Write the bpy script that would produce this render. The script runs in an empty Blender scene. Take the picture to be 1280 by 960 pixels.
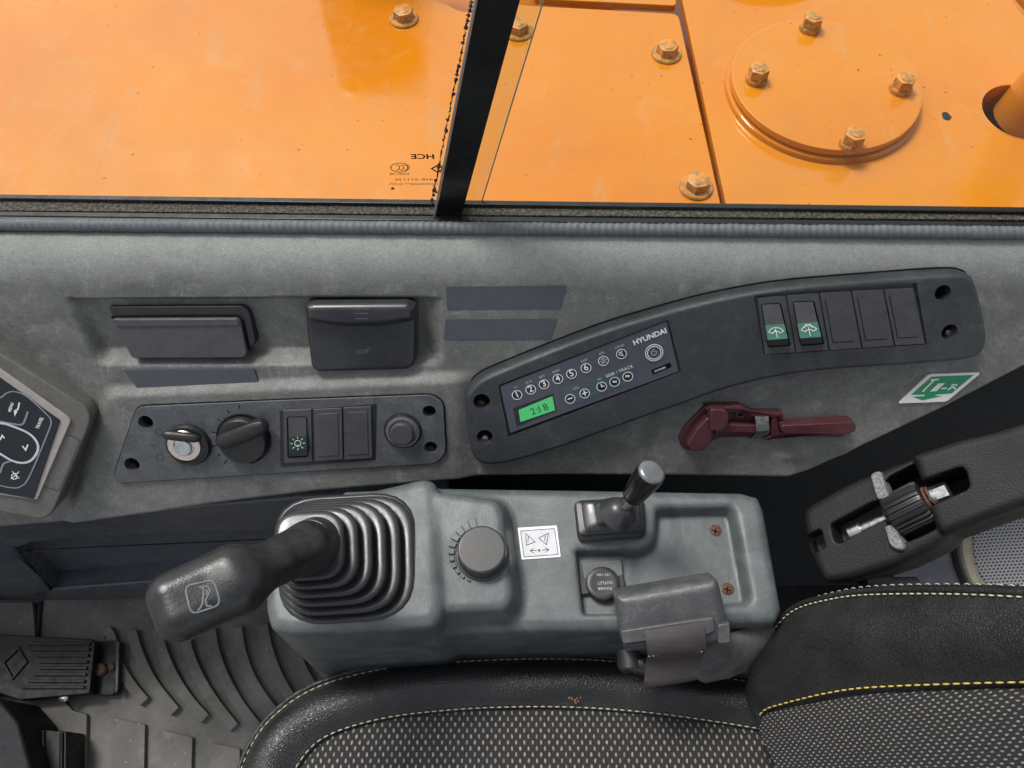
import bpy, bmesh, math, random
import numpy as np
from mathutils import Vector, Matrix
random.seed(4); np.random.seed(4)
R = math.radians
S = bpy.context.scene

# ------------------------------------------------------------------ camera
CAM = np.array([0.0, 0.0, 1.30]); PITCH = R(62.0); FPX = 967.0
cd = bpy.data.cameras.new('camera'); co = bpy.data.objects.new('camera', cd)
S.collection.objects.link(co); S.camera = co
co.location = CAM; co.rotation_euler = (math.pi/2 - PITCH, 0, 0)
cd.sensor_width = 36.0; cd.lens = 36.0*FPX/1280.0; cd.clip_start = .02; cd.clip_end = 500

# ------------------------------------------------------------------ light
SUN_EL, SUN_AZ = R(62), R(-45)           # azimuth from +Y (outboard), positive towards +X
w = bpy.data.worlds.new('World'); S.world = w; w.use_nodes = True
nt = w.node_tree; bgn = nt.nodes['Background']
sky = nt.nodes.new('ShaderNodeTexSky'); sky.sky_type = 'NISHITA'; sky.sun_disc = False
sky.sun_elevation = SUN_EL; sky.sun_rotation = SUN_AZ; sky.dust_density = 3.0; sky.air_density = 1.0
hs = nt.nodes.new('ShaderNodeHueSaturation'); hs.inputs['Saturation'].default_value = .26
nt.links.new(sky.outputs[0], hs.inputs['Color']); nt.links.new(hs.outputs[0], bgn.inputs['Color'])
bgn.inputs['Strength'].default_value = 0.095
sd = bpy.data.lights.new('sun', 'SUN'); sd.energy = 1.4; sd.angle = R(15); sd.color = (1, .97, .92)
so = bpy.data.objects.new('sun', sd); S.collection.objects.link(so)
sdir = Vector((math.sin(SUN_AZ)*math.cos(SUN_EL), math.cos(SUN_AZ)*math.cos(SUN_EL), math.sin(SUN_EL)))
so.rotation_euler = sdir.to_track_quat('Z', 'Y').to_euler(); so.location = (0, 1, 4)
S.view_settings.view_transform = 'Standard'; S.view_settings.look = 'None'
S.view_settings.exposure = 1.02; S.view_settings.gamma = 1.0
try: S.view_settings.use_curve_mapping = False
except Exception: pass

# ------------------------------------------------------------------ geometry helpers
def A(*v): return np.array(v, float)
FW = A(0, math.cos(PITCH), -math.sin(PITCH)); UP = A(0, math.sin(PITCH), math.cos(PITCH)); RT = A(1, 0, 0)
def ray(px, py): return FW + RT*((px-640)/FPX) + UP*((480-py)/FPX)
def nrm(v): v = np.asarray(v, float); return v/np.linalg.norm(v)
def on_z(px, py, z):
    d = ray(px, py); return CAM + d*((z-CAM[2])/d[2])
def on_y(px, py, y):
    d = ray(px, py); return CAM + d*((y-CAM[1])/d[1])
def pix(p):
    q = np.asarray(p)-CAM; z = q@FW
    return 640+FPX*(q@RT)/z, 480-FPX*(q@UP)/z
class Pl:
    """a plane of the place with its own u, v axes; px() finds where a pixel's ray meets it (lifted by h)"""
    def __init__(s, P, N, u=(1, 0, 0)):
        s.P = np.asarray(P, float); s.n = nrm(N); u = np.asarray(u, float)
        s.u = nrm(u - s.n*(u@s.n)); s.v = np.cross(s.n, s.u)
    def hit(s, px, py, h=0.0):
        d = ray(px, py); return CAM + d*(((s.P+s.n*h-CAM)@s.n)/(d@s.n))
    def px(s, px, py, h=0.0):
        q = s.hit(px, py, h)-s.P; return A(q@s.u, q@s.v)
    def w(s, uv, h=0.0): return s.P + s.u*uv[0] + s.v*uv[1] + s.n*h
    def lift(s, h): return Pl(s.P+s.n*h, s.n, s.u)
    def mm(s, px, py):      # metres per pixel there
        return np.linalg.norm(s.px(px+1, py)-s.px(px, py))
    def mat(s, uv=(0, 0), h=0.0, ang=0.0):
        m = Matrix.Identity(4); c, q = math.cos(ang), math.sin(ang)
        a = s.u*c+s.v*q; b = -s.u*q+s.v*c; o = s.w(uv, h)
        for i in range(3): m[i][0] = a[i]; m[i][1] = b[i]; m[i][2] = s.n[i]; m[i][3] = o[i]
        return m
def zpl(z): return Pl((0, 0, z), (0, 0, 1))

def catmull(pts, n):
    P = np.asarray(pts, float); m = len(P)
    P = np.vstack([2*P[0]-P[1], P, 2*P[-1]-P[-2]]); out = []
    for t in np.linspace(0, m-1-1e-9, n):
        i = int(t); f = t-i; a, b, c, d = P[i], P[i+1], P[i+2], P[i+3]
        out.append(.5*((2*b)+(-a+c)*f+(2*a-5*b+4*c-d)*f*f+(-a+3*b-3*c+d)*f**3))
    return np.array(out)
def resample(pts, n):
    P = np.asarray(pts, float); L = np.r_[0, np.cumsum(np.linalg.norm(np.diff(P, axis=0), axis=1))]
    t = np.linspace(0, L[-1], n); return np.stack([np.interp(t, L, P[:, k]) for k in range(P.shape[1])], 1)
def area2(p): p = np.asarray(p); return .5*np.sum(p[:, 0]*np.roll(p[:, 1], -1)-np.roll(p[:, 0], -1)*p[:, 1])
def ccw(p): p = np.asarray(p, float); return p if area2(p) > 0 else p[::-1]
def rounded(poly, r, n=4):
    P = [np.asarray(p, float) for p in poly]; m = len(P); out = []
    rs = r if hasattr(r, '__len__') else [r]*m
    for i in range(m):
        a, b, c = P[i-1], P[i], P[(i+1) % m]; d1, d2 = a-b, c-b; l1, l2 = np.linalg.norm(d1), np.linalg.norm(d2)
        k = min(rs[i], l1*.48, l2*.48)
        if k < 1e-6: out.append(b); continue
        s, e = b+d1/l1*k, b+d2/l2*k
        for t in np.linspace(0, 1, n+1): out.append((1-t)**2*s+2*t*(1-t)*b+t*t*e)
    return np.array(out)
def inset(P, d):
    P = np.asarray(P, float); e = np.roll(P, -1, 0)-P; L = np.linalg.norm(e, axis=1, keepdims=True); L[L == 0] = 1; e = e/L
    nn = np.stack([-e[:, 1], e[:, 0]], 1); npv = np.roll(nn, 1, 0); b = nn+npv
    k = np.clip(2/np.maximum((b*b).sum(1, keepdims=True), .35), 0, 3)
    return P + b*k*.5*d*1.0
def circ(c, r, n=20, a0=0.0, ry=None):
    return np.array([[c[0]+r*math.cos(a0+2*math.pi*i/n), c[1]+(ry or r)*math.sin(a0+2*math.pi*i/n)] for i in range(n)])

WM = {}
def link(o, parent, world):
    S.collection.objects.link(o); WM[o.name] = world.copy()
    if parent: o.parent = parent; o.matrix_basis = WM[parent.name].inverted() @ world
    else: o.matrix_basis = world
    return o
def thing(name, label, cat, base, group=None):
    o = bpy.data.objects.new(name, None); o.empty_display_size = .03
    link(o, None, Matrix.Translation(Vector(base))); tag(o, label, cat, group); return o
def tag(o, label=None, cat=None, group=None, kind=None):
    if label: o['label'] = label
    if cat: o['category'] = cat
    if group: o['group'] = group
    if kind: o['kind'] = kind
    return o
def finish(me, mat, sharp=38):
    if mat: me.materials.append(mat)
    me.shade_smooth()
    if sharp and sharp < 180: me.set_sharp_from_angle(angle=R(sharp))
class MB:
    def __init__(s): s.v = []; s.f = []
    def add(s, V, F):
        o = len(s.v); s.v += [tuple(map(float, p)) for p in V]; s.f += [tuple(int(i)+o for i in f) for f in F]; return s
    def mesh(s, name, mat, sharp=38, fix=True):
        me = bpy.data.meshes.new(name); me.from_pydata(s.v, [], s.f)
        if fix:
            bm = bmesh.new(); bm.from_mesh(me); bmesh.ops.recalc_face_normals(bm, faces=bm.faces); bm.to_mesh(me); bm.free()
        finish(me, mat, sharp); return me
    def build(s, name, mat, parent=None, base=None, sharp=38, fix=True):
        """world-space vertices; the object's origin is its parent's (or base)"""
        o3 = Vector(base) if base is not None else (WM[parent.name].translation.copy() if parent else Vector((0, 0, 0)))
        s.v = [(x-o3.x, y-o3.y, z-o3.z) for x, y, z in s.v]
        return link(bpy.data.objects.new(name, s.mesh(name, mat, sharp, fix)), parent, Matrix.Translation(o3))
def inst(name, me, parent, world): return link(bpy.data.objects.new(name, me), parent, world)

def g_slab(pl, poly, h0, h1, bev=0.0, seg=3, holes=(), bottom=True, draft=0.0):
    """poly (u,v) extruded from h0 to h1 with a rounded top edge; holes = [(loop, depth)]"""
    P = ccw(poly); n = len(P); V = []; Fc = []; rings = [(P, h0)]
    if bev > 0:
        Q = inset(P, draft)
        for i in range(seg+1):
            a = math.pi/2*i/seg
            rings.append((inset(Q, bev*(1-math.cos(a))), h1-bev*(1-math.sin(a))))
        rings.append((inset(rings[-1][0], min(bev*.3, .0006)), h1))
    else: rings.append((inset(P, draft), h1))
    for q, h in rings: V += [pl.w(p, h) for p in q]
    for k in range(len(rings)-1):
        for i in range(n):
            j = (i+1) % n; Fc.append((k*n+i, k*n+j, (k+1)*n+j, (k+1)*n+i))
    if bottom: Fc.append(tuple(range(n))[::-1])
    top = list(range((len(rings)-1)*n, len(rings)*n))
    if not holes: Fc.append(tuple(top))
    else:
        bm = bmesh.new(); bv = []; idx = {}
        def loop(ids, pts):
            vs = [bm.verts.new((p[0], p[1], 0)) for p in pts]
            for v, i in zip(vs, ids): idx[v] = i
            for i in range(len(vs)): bm.edges.new((vs[i], vs[(i+1) % len(vs)]))
        loop(top, rings[-1][0])
        for q, dep in holes:
            q = ccw(q)[::-1]; m = len(q); b = len(V); V += [pl.w(p, h1) for p in q]; V += [pl.w(p, h1-dep) for p in q]
            for i in range(m):
                j = (i+1) % m; Fc.append((b+i, b+j, b+m+j, b+m+i))
            Fc.append(tuple(range(b+m, b+2*m))); loop(list(range(b, b+m)), q)
        bmesh.ops.triangle_fill(bm, use_beauty=True, use_dissolve=False, edges=bm.edges[:])
        bm.normal_update()
        for f in bm.faces:
            ids = [idx[v] for v in f.verts]
            if f.normal.z < 0: ids = ids[::-1]
            Fc.append(tuple(ids))
        bm.free()
    return V, Fc
def slab(name, pl, poly, h0, h1, mat, parent, bev=0.0, seg=3, holes=(), sharp=38, draft=0.0):
    return MB().add(*g_slab(pl, poly, h0, h1, bev, seg, holes, not holes, draft)).build(name, mat, parent, sharp=sharp, fix=not holes)
def PX(pl, pts, h=0.0): return [pl.px(x, y, h) for x, y in pts]
def g_lathe(prof, n=28, M=None, cap=True, rfun=None):
    V = []; Fc = []
    for r, z in prof:
        for i in range(n):
            a = 2*math.pi*i/n; rr = r*(rfun(a) if rfun else 1); p = Vector((rr*math.cos(a), rr*math.sin(a), z)); V.append(M@p if M else p)
    for k in range(len(prof)-1):
        for i in range(n):
            j = (i+1) % n; Fc.append((k*n+i, k*n+j, (k+1)*n+j, (k+1)*n+i))
    if cap: Fc.append(tuple(range(n))[::-1]); Fc.append(tuple(range((len(prof)-1)*n, len(prof)*n)))
    return V, Fc
def lathe(name, prof, M, mat, parent, n=28, rfun=None, sharp=38):
    return MB().add(*g_lathe(prof, n, M, True, rfun)).build(name, mat, parent, sharp=sharp)
def frame_of(T, hint):
    T = nrm(T); s = np.cross(T, hint)
    if np.linalg.norm(s) < 1e-5: s = np.cross(T, A(1, .3, .2))
    s = nrm(s); return s, np.cross(s, T)
def g_tube(pts, r, n=8, hint=(0, 0, 1), flat=1.0, closed=False):
    P = np.asarray(pts, float); m = len(P); V = []; Fc = []; rs = r if hasattr(r, '__len__') else [r]*m
    for i in range(m):
        T = (P[(i+1) % m]-P[i-1]) if closed else P[min(i+1, m-1)]-P[max(i-1, 0)]
        s, t = frame_of(T, np.asarray(hint, float))
        for k in range(n):
            a = 2*math.pi*k/n; V.append(P[i]+s*rs[i]*math.cos(a)+t*rs[i]*flat*math.sin(a))
    for i in range(m if closed else m-1):
        b = ((i+1) % m)*n
        for k in range(n):
            q = (k+1) % n; Fc.append((i*n+k, i*n+q, b+q, b+k))
    if not closed: Fc.append(tuple(range(n))[::-1]); Fc.append(tuple(range((m-1)*n, m*n)))
    return V, Fc
def g_grid(rows, closed=False):
    Rr = [np.asarray(r, float) for r in rows]; m = len(Rr[0]); V = [p for r in Rr for p in r]; Fc = []
    for k in range(len(Rr)-1):
        for i in range(m if closed else m-1):
            j = (i+1) % m; Fc.append((k*m+i, k*m+j, (k+1)*m+j, (k+1)*m+i))
    return V, Fc
def g_ribbon(pl, uv, wd, h, closed=False):
    """flat print: a mitred strip lying on the plane"""
    P = np.asarray(uv, float); m = len(P); V = []; Fc = []
    for i in range(m):
        a = P[i]-P[i-1] if (i > 0 or closed) else P[1]-P[0]; b = P[(i+1) % m]-P[i] if (i < m-1 or closed) else P[-1]-P[-2]
        a, b = nrm(a), nrm(b); t = a+b; t = nrm(t) if np.linalg.norm(t) > 1e-3 else b
        nn = A(-t[1], t[0]); c = max(.45, abs(nn@A(-a[1], a[0])))
        V += [pl.w(P[i]+nn*wd/2/c, h), pl.w(P[i]-nn*wd/2/c, h)]
    for i in range(m if closed else m-1):
        j = (i+1) % m; Fc.append((2*i, 2*i+1, 2*j+1, 2*j))
    return V, Fc
def strokes(name, pl, lines, wd, h, mat, parent, fills=()):
    """lines in pixels [(pts, closed)], fills = filled outlines in pixels"""
    mb = MB()
    for k, (pts, cl) in enumerate(lines): mb.add(*g_ribbon(pl, PX(pl, pts, h), wd, h+k*4e-6, cl))
    for k, f in enumerate(fills):
        q = ccw(PX(pl, f, h)); mb.add([pl.w(p, h+k*4e-6) for p in q], [tuple(range(len(q)))])
    return mb.build(name, mat, parent, fix=False)
def lettering(txt, pl, p0, p1, size_px, h, mat, parent, align='CENTER', mirror=False, name='lettering', bold=0.0, sx=1.0):
    """text along pixel p0 -> p1 on the plane; size_px = cap height"""
    a, b = pl.px(*p0, h), pl.px(*p1, h); mmp = pl.mm(*p0)
    cu = bpy.data.curves.new('t', 'FONT'); cu.body = txt; cu.size = size_px*mmp/.70; cu.align_x = align; cu.align_y = 'CENTER'
    cu.offset = bold*mmp; cu.resolution_u = 3; cu.extrude = 0
    ob = bpy.data.objects.new('t', cu); me = bpy.data.meshes.new_from_object(ob); bpy.data.objects.remove(ob)
    d = nrm(b-a); c = (a+b)/2 if align == 'CENTER' else a; e = A(-d[1], d[0])
    if mirror: d = -d
    V = [pl.w(c+d*v.co.x*sx+e*v.co.y, h) for v in me.vertices]; Fc = [tuple(p.vertices) for p in me.polygons]
    bpy.data.meshes.remove(me); bpy.data.curves.remove(cu)
    return MB().add(V, Fc).build(name, mat, parent, fix=False)

# ---- signed-distance modelling (naive surface nets)
def sd_poly(X, Y, poly):
    poly = np.asarray(poly, float); d2 = None; ins = None
    for i in range(len(poly)):
        a, b = poly[i], poly[i-1]; ex, ey = b-a; wx, wy = X-a[0], Y-a[1]
        t = np.clip((wx*ex+wy*ey)/(ex*ex+ey*ey+1e-20), 0, 1); q = (wx-ex*t)**2+(wy-ey*t)**2
        d2 = q if d2 is None else np.minimum(d2, q)
        c = ((a[1] > Y) != (b[1] > Y)) & (X < (b[0]-a[0])*(Y-a[1])/((b[1]-a[1]) or 1e-12)+a[0])
        ins = c if ins is None else ins ^ c
    return np.where(ins, -1, 1)*np.sqrt(d2)
def smin(a, b, k): h = np.clip(.5+.5*(b-a)/k, 0, 1); return b*(1-h)+a*h-k*h*(1-h)
def smax(a, b, k): return -smin(-a, -b, k)
def extr(d2, dz, r):
    a, b = d2+r, dz+r
    return np.sqrt(np.maximum(a, 0)**2+np.maximum(b, 0)**2)+np.minimum(np.maximum(a, b), 0)-r
def sd_cap(X, Y, Z, a, b, ra, rb):
    a, b = np.asarray(a, float), np.asarray(b, float); e = b-a
    t = np.clip(((X-a[0])*e[0]+(Y-a[1])*e[1]+(Z-a[2])*e[2])/(e@e), 0, 1)
    return np.sqrt((X-a[0]-e[0]*t)**2+(Y-a[1]-e[1]*t)**2+(Z-a[2]-e[2]*t)**2)-(ra+(rb-ra)*t)
def sd_box(X, Y, Z, c, ax, half, r):
    q = [np.abs((X-c[0])*a[0]+(Y-c[1])*a[1]+(Z-c[2])*a[2])-h+r for a, h in zip(ax, half)]
    return np.sqrt(sum(np.maximum(k, 0)**2 for k in q))+np.minimum(np.maximum(np.maximum(q[0], q[1]), q[2]), 0)-r
def nets(f, lo, hi, res):
    ax = [np.arange(lo[k], hi[k]+res, res) for k in range(3)]
    X, Y, Z = ax[0][:, None, None], ax[1][None, :, None], ax[2][None, None, :]
    D = np.broadcast_to(f(X, Y, Z), (len(ax[0]), len(ax[1]), len(ax[2]))).astype(np.float32); Sg = D < 0
    sl = lambda a, o: a[o[0]:a.shape[0]-1+o[0], o[1]:a.shape[1]-1+o[1], o[2]:a.shape[2]-1+o[2]]
    cs = [(i, j, k) for i in (0, 1) for j in (0, 1) for k in (0, 1)]
    c = sum(sl(Sg, o).astype(np.int8) for o in cs); act = (c > 0) & (c < 8)
    I = np.argwhere(act); n = len(I); idx = np.full(act.shape, -1, np.int64); idx[act] = np.arange(n)
    acc = np.zeros((n, 3)); cnt = np.zeros(n)
    for a in cs:
        for k in range(3):
            if a[k]: continue
            b = list(a); b[k] = 1
            da = D[I[:, 0]+a[0], I[:, 1]+a[1], I[:, 2]+a[2]]; db = D[I[:, 0]+b[0], I[:, 1]+b[1], I[:, 2]+b[2]]
            m = (da < 0) != (db < 0); t = np.where(m, da/np.where(m, da-db, 1), 0)
            p = np.repeat(np.array(a, float)[None], n, 0); p[:, k] = t; acc += p*m[:, None]; cnt += m
    V = (I+acc/cnt[:, None])*res+np.array([a[0] for a in ax]); Fs = []
    for k in range(3):
        u, v = (k+1) % 3, (k+2) % 3; s0 = [slice(None)]*3; s1 = [slice(None)]*3; s0[k] = slice(0, -1); s1[k] = slice(1, None)
        e = Sg[tuple(s0)] != Sg[tuple(s1)]; E = np.argwhere(e); inside = Sg[tuple(s0)][e]
        ok = (E[:, u] > 0) & (E[:, v] > 0) & (E[:, u] < act.shape[u]) & (E[:, v] < act.shape[v]); E = E[ok]; inside = inside[ok]
        q = []
        for du, dv in ((0, 0), (1, 0), (1, 1), (0, 1)):
            o = E.copy(); o[:, u] -= du; o[:, v] -= dv; q.append(idx[o[:, 0], o[:, 1], o[:, 2]])
        q = np.stack(q, 1); q = np.where(inside[:, None], q, q[:, ::-1]); Fs.append(q[(q >= 0).all(1)])
    return V, np.concatenate(Fs)
def sdf_obj(name, f, lo, hi, res, mat, parent, M=None, sharp=0):
    V, Fq = nets(f, lo, hi, res)
    if M is not None:
        m = np.array(M); V = V@m[:3, :3].T+m[:3, 3]
    o3 = np.array(WM[parent.name].translation) if parent else np.zeros(3); V = V-o3
    me = bpy.data.meshes.new(name); me.vertices.add(len(V)); me.vertices.foreach_set('co', V.astype(np.float32).ravel())
    me.loops.add(Fq.size); me.loops.foreach_set('vertex_index', Fq.astype(np.int32).ravel())
    me.polygons.add(len(Fq)); me.polygons.foreach_set('loop_start', np.arange(0, Fq.size, 4, dtype=np.int32))
    me.update(calc_edges=True); me.validate()
    bm = bmesh.new(); bm.from_mesh(me); bmesh.ops.recalc_face_normals(bm, faces=bm.faces); bm.to_mesh(me); bm.free()
    finish(me, mat, sharp); return link(bpy.data.objects.new(name, me), parent, Matrix.Translation(Vector(o3)))
def sstep(a, b, x): t = np.clip((x-a)/(b-a), 0, 1); return t*t*(3-2*t)

# ------------------------------------------------------------------ materials
class NT:
    def __init__(s, name):
        s.m = bpy.data.materials.new(name); s.m.use_nodes = True; s.t = s.m.node_tree; s.b = s.t.nodes['Principled BSDF']
        s.tc = s.t.nodes.new('ShaderNodeTexCoord'); s.co = s.tc.outputs['Object']
    def n(s, typ, **kw):
        x = s.t.nodes.new(typ)
        for k, v in kw.items(): setattr(x, k, v)
        return x
    def set(s, sock, v):
        if hasattr(v, 'is_linked'): s.t.links.new(v, sock)
        elif isinstance(v, (tuple, list)) and len(v) == 3 and sock.type == 'RGBA': sock.default_value = (*v, 1)
        else: sock.default_value = v
    def noise(s, scale, detail=4, rough=.55, co=None, dist=0.0):
        x = s.n('ShaderNodeTexNoise'); s.set(x.inputs['Vector'], co or s.co); s.set(x.inputs['Scale'], scale)
        x.inputs['Detail'].default_value = detail; x.inputs['Roughness'].default_value = rough; x.inputs['Distortion'].default_value = dist; return x.outputs['Fac']
    def mapping(s, scale=(1, 1, 1), rot=(0, 0, 0), co=None):
        x = s.n('ShaderNodeMapping'); s.set(x.inputs['Vector'], co or s.co); x.inputs['Scale'].default_value = scale; x.inputs['Rotation'].default_value = rot; return x.outputs[0]
    def ramp(s, f, lo, hi, a=0.0, b=1.0):
        x = s.n('ShaderNodeMapRange'); x.interpolation_type = 'SMOOTHSTEP'; s.set(x.inputs[0], f)
        for k, v in zip((1, 2, 3, 4), (lo, hi, a, b)): s.set(x.inputs[k], v)
        return x.outputs[0]
    def mix(s, f, a, b, mode='MIX'):
        x = s.n('ShaderNodeMix', data_type='RGBA', blend_type=mode); s.set(x.inputs[0], f); s.set(x.inputs[6], a); s.set(x.inputs[7], b); return x.outputs[2]
    def math(s, op, a, b=0.0, c=0.0):
        x = s.n('ShaderNodeMath', operation=op)
        for i, v in enumerate((a, b, c)): s.set(x.inputs[i], v)
        return x.outputs[0]
    def bump(s, h, strength=.3, dist=.001, prev=None):
        x = s.n('ShaderNodeBump'); s.set(x.inputs['Height'], h); x.inputs['Strength'].default_value = strength; x.inputs['Distance'].default_value = dist
        if prev: s.t.links.new(prev, x.inputs['Normal'])
        return x.outputs[0]
    def out(s, col, rough, normal=None, metal=0.0, spec=None, coat=0.0):
        s.set(s.b.inputs['Base Color'], col); s.set(s.b.inputs['Roughness'], rough); s.b.inputs['Metallic'].default_value = metal
        if normal: s.t.links.new(normal, s.b.inputs['Normal'])
        if spec is not None: s.set(s.b.inputs['Specular IOR Level'], spec)
        if coat: s.b.inputs['Coat Weight'].default_value = coat; s.b.inputs['Coat Roughness'].default_value = .06
        return s.m
def plastic(name, c, dust=None, amt=.5, rough=.5, grain=1500, gstr=.25, blot=14, spec=.5, streak=True, ledge_light=None):
    t = NT(name); b = t.noise(blot, 6, .62); col = t.mix(t.ramp(b, .42, .66), c, tuple(k*.82 for k in c))
    rv = t.ramp(t.noise(blot*2.3, 5, .6), .35, .7, rough-.08, rough+.12)
    if dust:
        d = t.ramp(t.noise(blot*1.3, 10, .72, dist=1.4), .40, .72)
        if streak:
            s1 = t.noise(150, 4, .65, t.mapping((1, .35, .35), (0, 0, .6)), 1.0); s2 = t.noise(170, 4, .65, t.mapping((.4, 1, .8), (0, 0, -.5)), 1.0)
            d = t.math('MULTIPLY', d, t.ramp(t.math('MAXIMUM', s1, s2), .44, .74, .35, 1.35))
        col = t.mix(t.math('MULTIPLY', d, amt), col, dust)
    if ledge_light:  # paler with height: window light on the ledge painted in, with some dust
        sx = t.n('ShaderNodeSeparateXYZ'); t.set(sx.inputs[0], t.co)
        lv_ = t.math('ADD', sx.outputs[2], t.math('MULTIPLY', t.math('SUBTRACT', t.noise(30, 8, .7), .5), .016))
        col = t.mix(t.ramp(lv_, ledge_light[0], ledge_light[1], 0, .62), col, tuple(min(1, k*1.12) for k in dust))
    sp = t.ramp(t.noise(700, 2, .5), .70, .76); col = t.mix(t.math('MULTIPLY', sp, .35), col, dust or tuple(min(1, k*3) for k in c))
    g = t.noise(grain*.55, 3, .7); col = t.mix(t.ramp(g, .36, .64, 0, .42), col, t.mix(1.0, col, (.45, .45, .45), 'MULTIPLY'))
    if streak: fm_ = t.noise(210, 9, .72, None, .8); col = t.mix(t.ramp(fm_, .36, .56, .24, 0), col, t.mix(1.0, col, (.42, .42, .41), 'MULTIPLY')); col = t.mix(t.ramp(fm_, .60, .76, 0, .22), col, dust or c)
    sc = t.ramp(t.noise(70, 2, .5, t.mapping((1, .06, .06), (0, 0, .9)), .5), .72, .75, 0, .20)
    sc2 = t.ramp(t.noise(60, 2, .5, t.mapping((.06, 1, .5), (0, 0, .35)), .5), .72, .75, 0, .18)
    if dust and streak: col = t.mix(t.math('MAXIMUM', sc, sc2), col, dust)
    nm = t.bump(g, gstr*1.6, .0008); nm = t.bump(t.noise(60, 3, .5), .06, .003, nm)
    return t.out(col, rv, nm, spec=spec)
def plain(name, c, rough=.5, metal=0.0, spec=.5, grain=0, gstr=.2, vary=.2, vs=120):
    t = NT(name); f = t.ramp(t.noise(vs, 5, .6), .35, .7); col = t.mix(f, c, tuple(k*(1-vary) for k in c))
    return t.out(col, t.ramp(t.noise(vs*.7, 4, .6), .3, .7, max(.02, rough-.07), min(1, rough+.07)), t.bump(t.noise(grain, 2, .6), gstr, .0005) if grain else None, metal, spec)

M = {}
M['trim'] = plastic('trim_plastic', (.136, .140, .132), (.31, .315, .305), .60, .44, 1300, .45, 17, ledge_light=(.088, .116))
M['console'] = plastic('console_plastic', (.082, .094, .096), (.185, .208, .212), .50, .40, 1600, .22, 11, streak=False)
M['plate'] = plastic('plate_plastic', (.078, .083, .093), (.20, .21, .225), .5, .40, 1500, .32, 26)
M['bezel'] = plastic('bezel_plastic', (.034, .037, .043), (.11, .12, .135), .35, .36, 1300, .38, 16)
M['navy'] = plastic('lower_trim_plastic', (.070, .078, .098), (.20, .20, .21), .35, .26, 1100, .3, 9)
M['dark'] = plain('dark_plastic', (.013, .0135, .015), .40, grain=1500, gstr=.2)
M['module'] = plain('switch_plastic', (.058, .058, .065), .45, grain=1800, gstr=.2)
M['gloss'] = plain('gloss_black', (.010, .010, .011), .18)
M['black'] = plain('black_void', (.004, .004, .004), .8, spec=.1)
M['rubber'] = plain('boot_rubber', (.028, .029, .031), .32, grain=900, gstr=.10, vs=60)
M['grip'] = plastic('grip_rubber', (.013, .0135, .014), (.06, .063, .066), .28, .30, 1200, .15, 30, streak=False)
M['seal'] = plain('seal_rubber', (.13, .14, .15), .55, grain=700, gstr=.3)
M['blackrail'] = plain('rail_black', (.014, .014, .016), .25)
M['steel'] = plain('steel', (.55, .55, .54), .32, 1.0, vary=.3)
M['steelw'] = plain('steel_warm', (.66, .56, .50), .30, 1.0, vary=.12, vs=300)
M['zinc'] = plain('zinc', (.50, .52, .49), .38, 1.0, vary=.45, vs=260)
M['rust'] = plain('rust', (.135, .060, .034), .75, grain=900, gstr=.8, vary=.75, vs=500)
M['white'] = plain('print_white', (.72, .72, .72), .5, vary=.08)
M['offw'] = plain('print_pale', (.42, .43, .45), .5, vary=.1)
M['ink'] = plain('print_black', (.012, .012, .012), .5)
M['stick'] = plain('blank_sticker', (.058, .060, .074), .38, vary=.12, grain=900, gstr=.12)
M['paper'] = plain('sticker_silver', (.52, .53, .56), .35, vary=.1)
M['greens'] = plain('sign_green', (.004, .235, .095), .38, vary=.06)
M['lensg'] = plain('switch_lens_green', (.003, .026, .016), .35)
M['lensp'] = plain('switch_lens_pale', (.05, .155, .11), .3)
M['maroon'] = plain('hammer_plastic', (.070, .018, .023), .38, grain=900, gstr=.2, vary=.3)
M['beige'] = plain('speaker_ring', (.30, .27, .20), .5)
M['bez_m'] = plain('monitor_bezel', (.34, .305, .285), .34, vary=.12)
M['mon'] = plastic('monitor_case', (.125, .120, .110), (.21, .205, .19), .4, .5, 1200, .25, 20)
M['face'] = plain('monitor_face', (.007, .009, .013), .32)
M['mline'] = plain('monitor_line', (.19, .24, .28), .35)
M['rface'] = plain('radio_face', (.058, .062, .082), .36, grain=2500, gstr=.06, vary=.12)
M['rsub'] = plain('radio_subpanel', (.045, .07, .085), .34, vary=.1)
M['coverg'] = plain('cover_gloss', (.022, .023, .027), .27, vs=40, vary=.3)
M['dialm'] = plain('dial_plastic', (.030, .030, .030), .36, vary=.2, vs=300)
M['tipm'] = plain('lever_tip', (.20, .205, .21), .25, .6)
M['rearw'] = plain('rear_trim', (.020, .022, .024), .65, grain=1200, gstr=.2, spec=.2)
M['web'] = None
def m_paint(name, c, dirt=.5):
    t = NT(name); big = t.noise(3.2, 4, .5); col = t.mix(t.ramp(big, .35, .7), c, (c[0]*.95, c[1]*.86, c[2]*.7))
    st = t.noise(26, 5, .6, t.mapping((1, .25, 1), (0, 0, .6)), .4); col = t.mix(t.math('MULTIPLY', t.ramp(st, .56, .78), .30*dirt), col, (.46, .30, .15))
    sp = t.ramp(t.noise(120, 2, .5), .725, .75); col = t.mix(t.math('MULTIPLY', sp, .8*dirt), col, (.12, .05, .015))
    sm = t.noise(14, 8, .72, None, 1.2); col = t.mix(t.math('MULTIPLY', t.ramp(sm, .50, .80), .34*dirt), col, (.58, .30, .10))
    sc = t.ramp(t.noise(30, 2, .5, t.mapping((1, .03, 1), (0, 0, 1.1))), .715, .735, 0, .35*dirt); col = t.mix(sc, col, (.45, .2, .05))
    nm = t.bump(t.noise(40, 3, .5), .13, .0016); nm = t.bump(t.noise(420, 2, .5), .10, .0004, nm)
    rg = t.ramp(t.noise(12, 7, .66), .35, .75, .08, .30)
    return t.out(col, rg, nm, spec=.5, coat=.55)
ORANGE = (.64, .208, .004)
M['orange'] = m_paint('orange_paint', ORANGE, 1.2)
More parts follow.
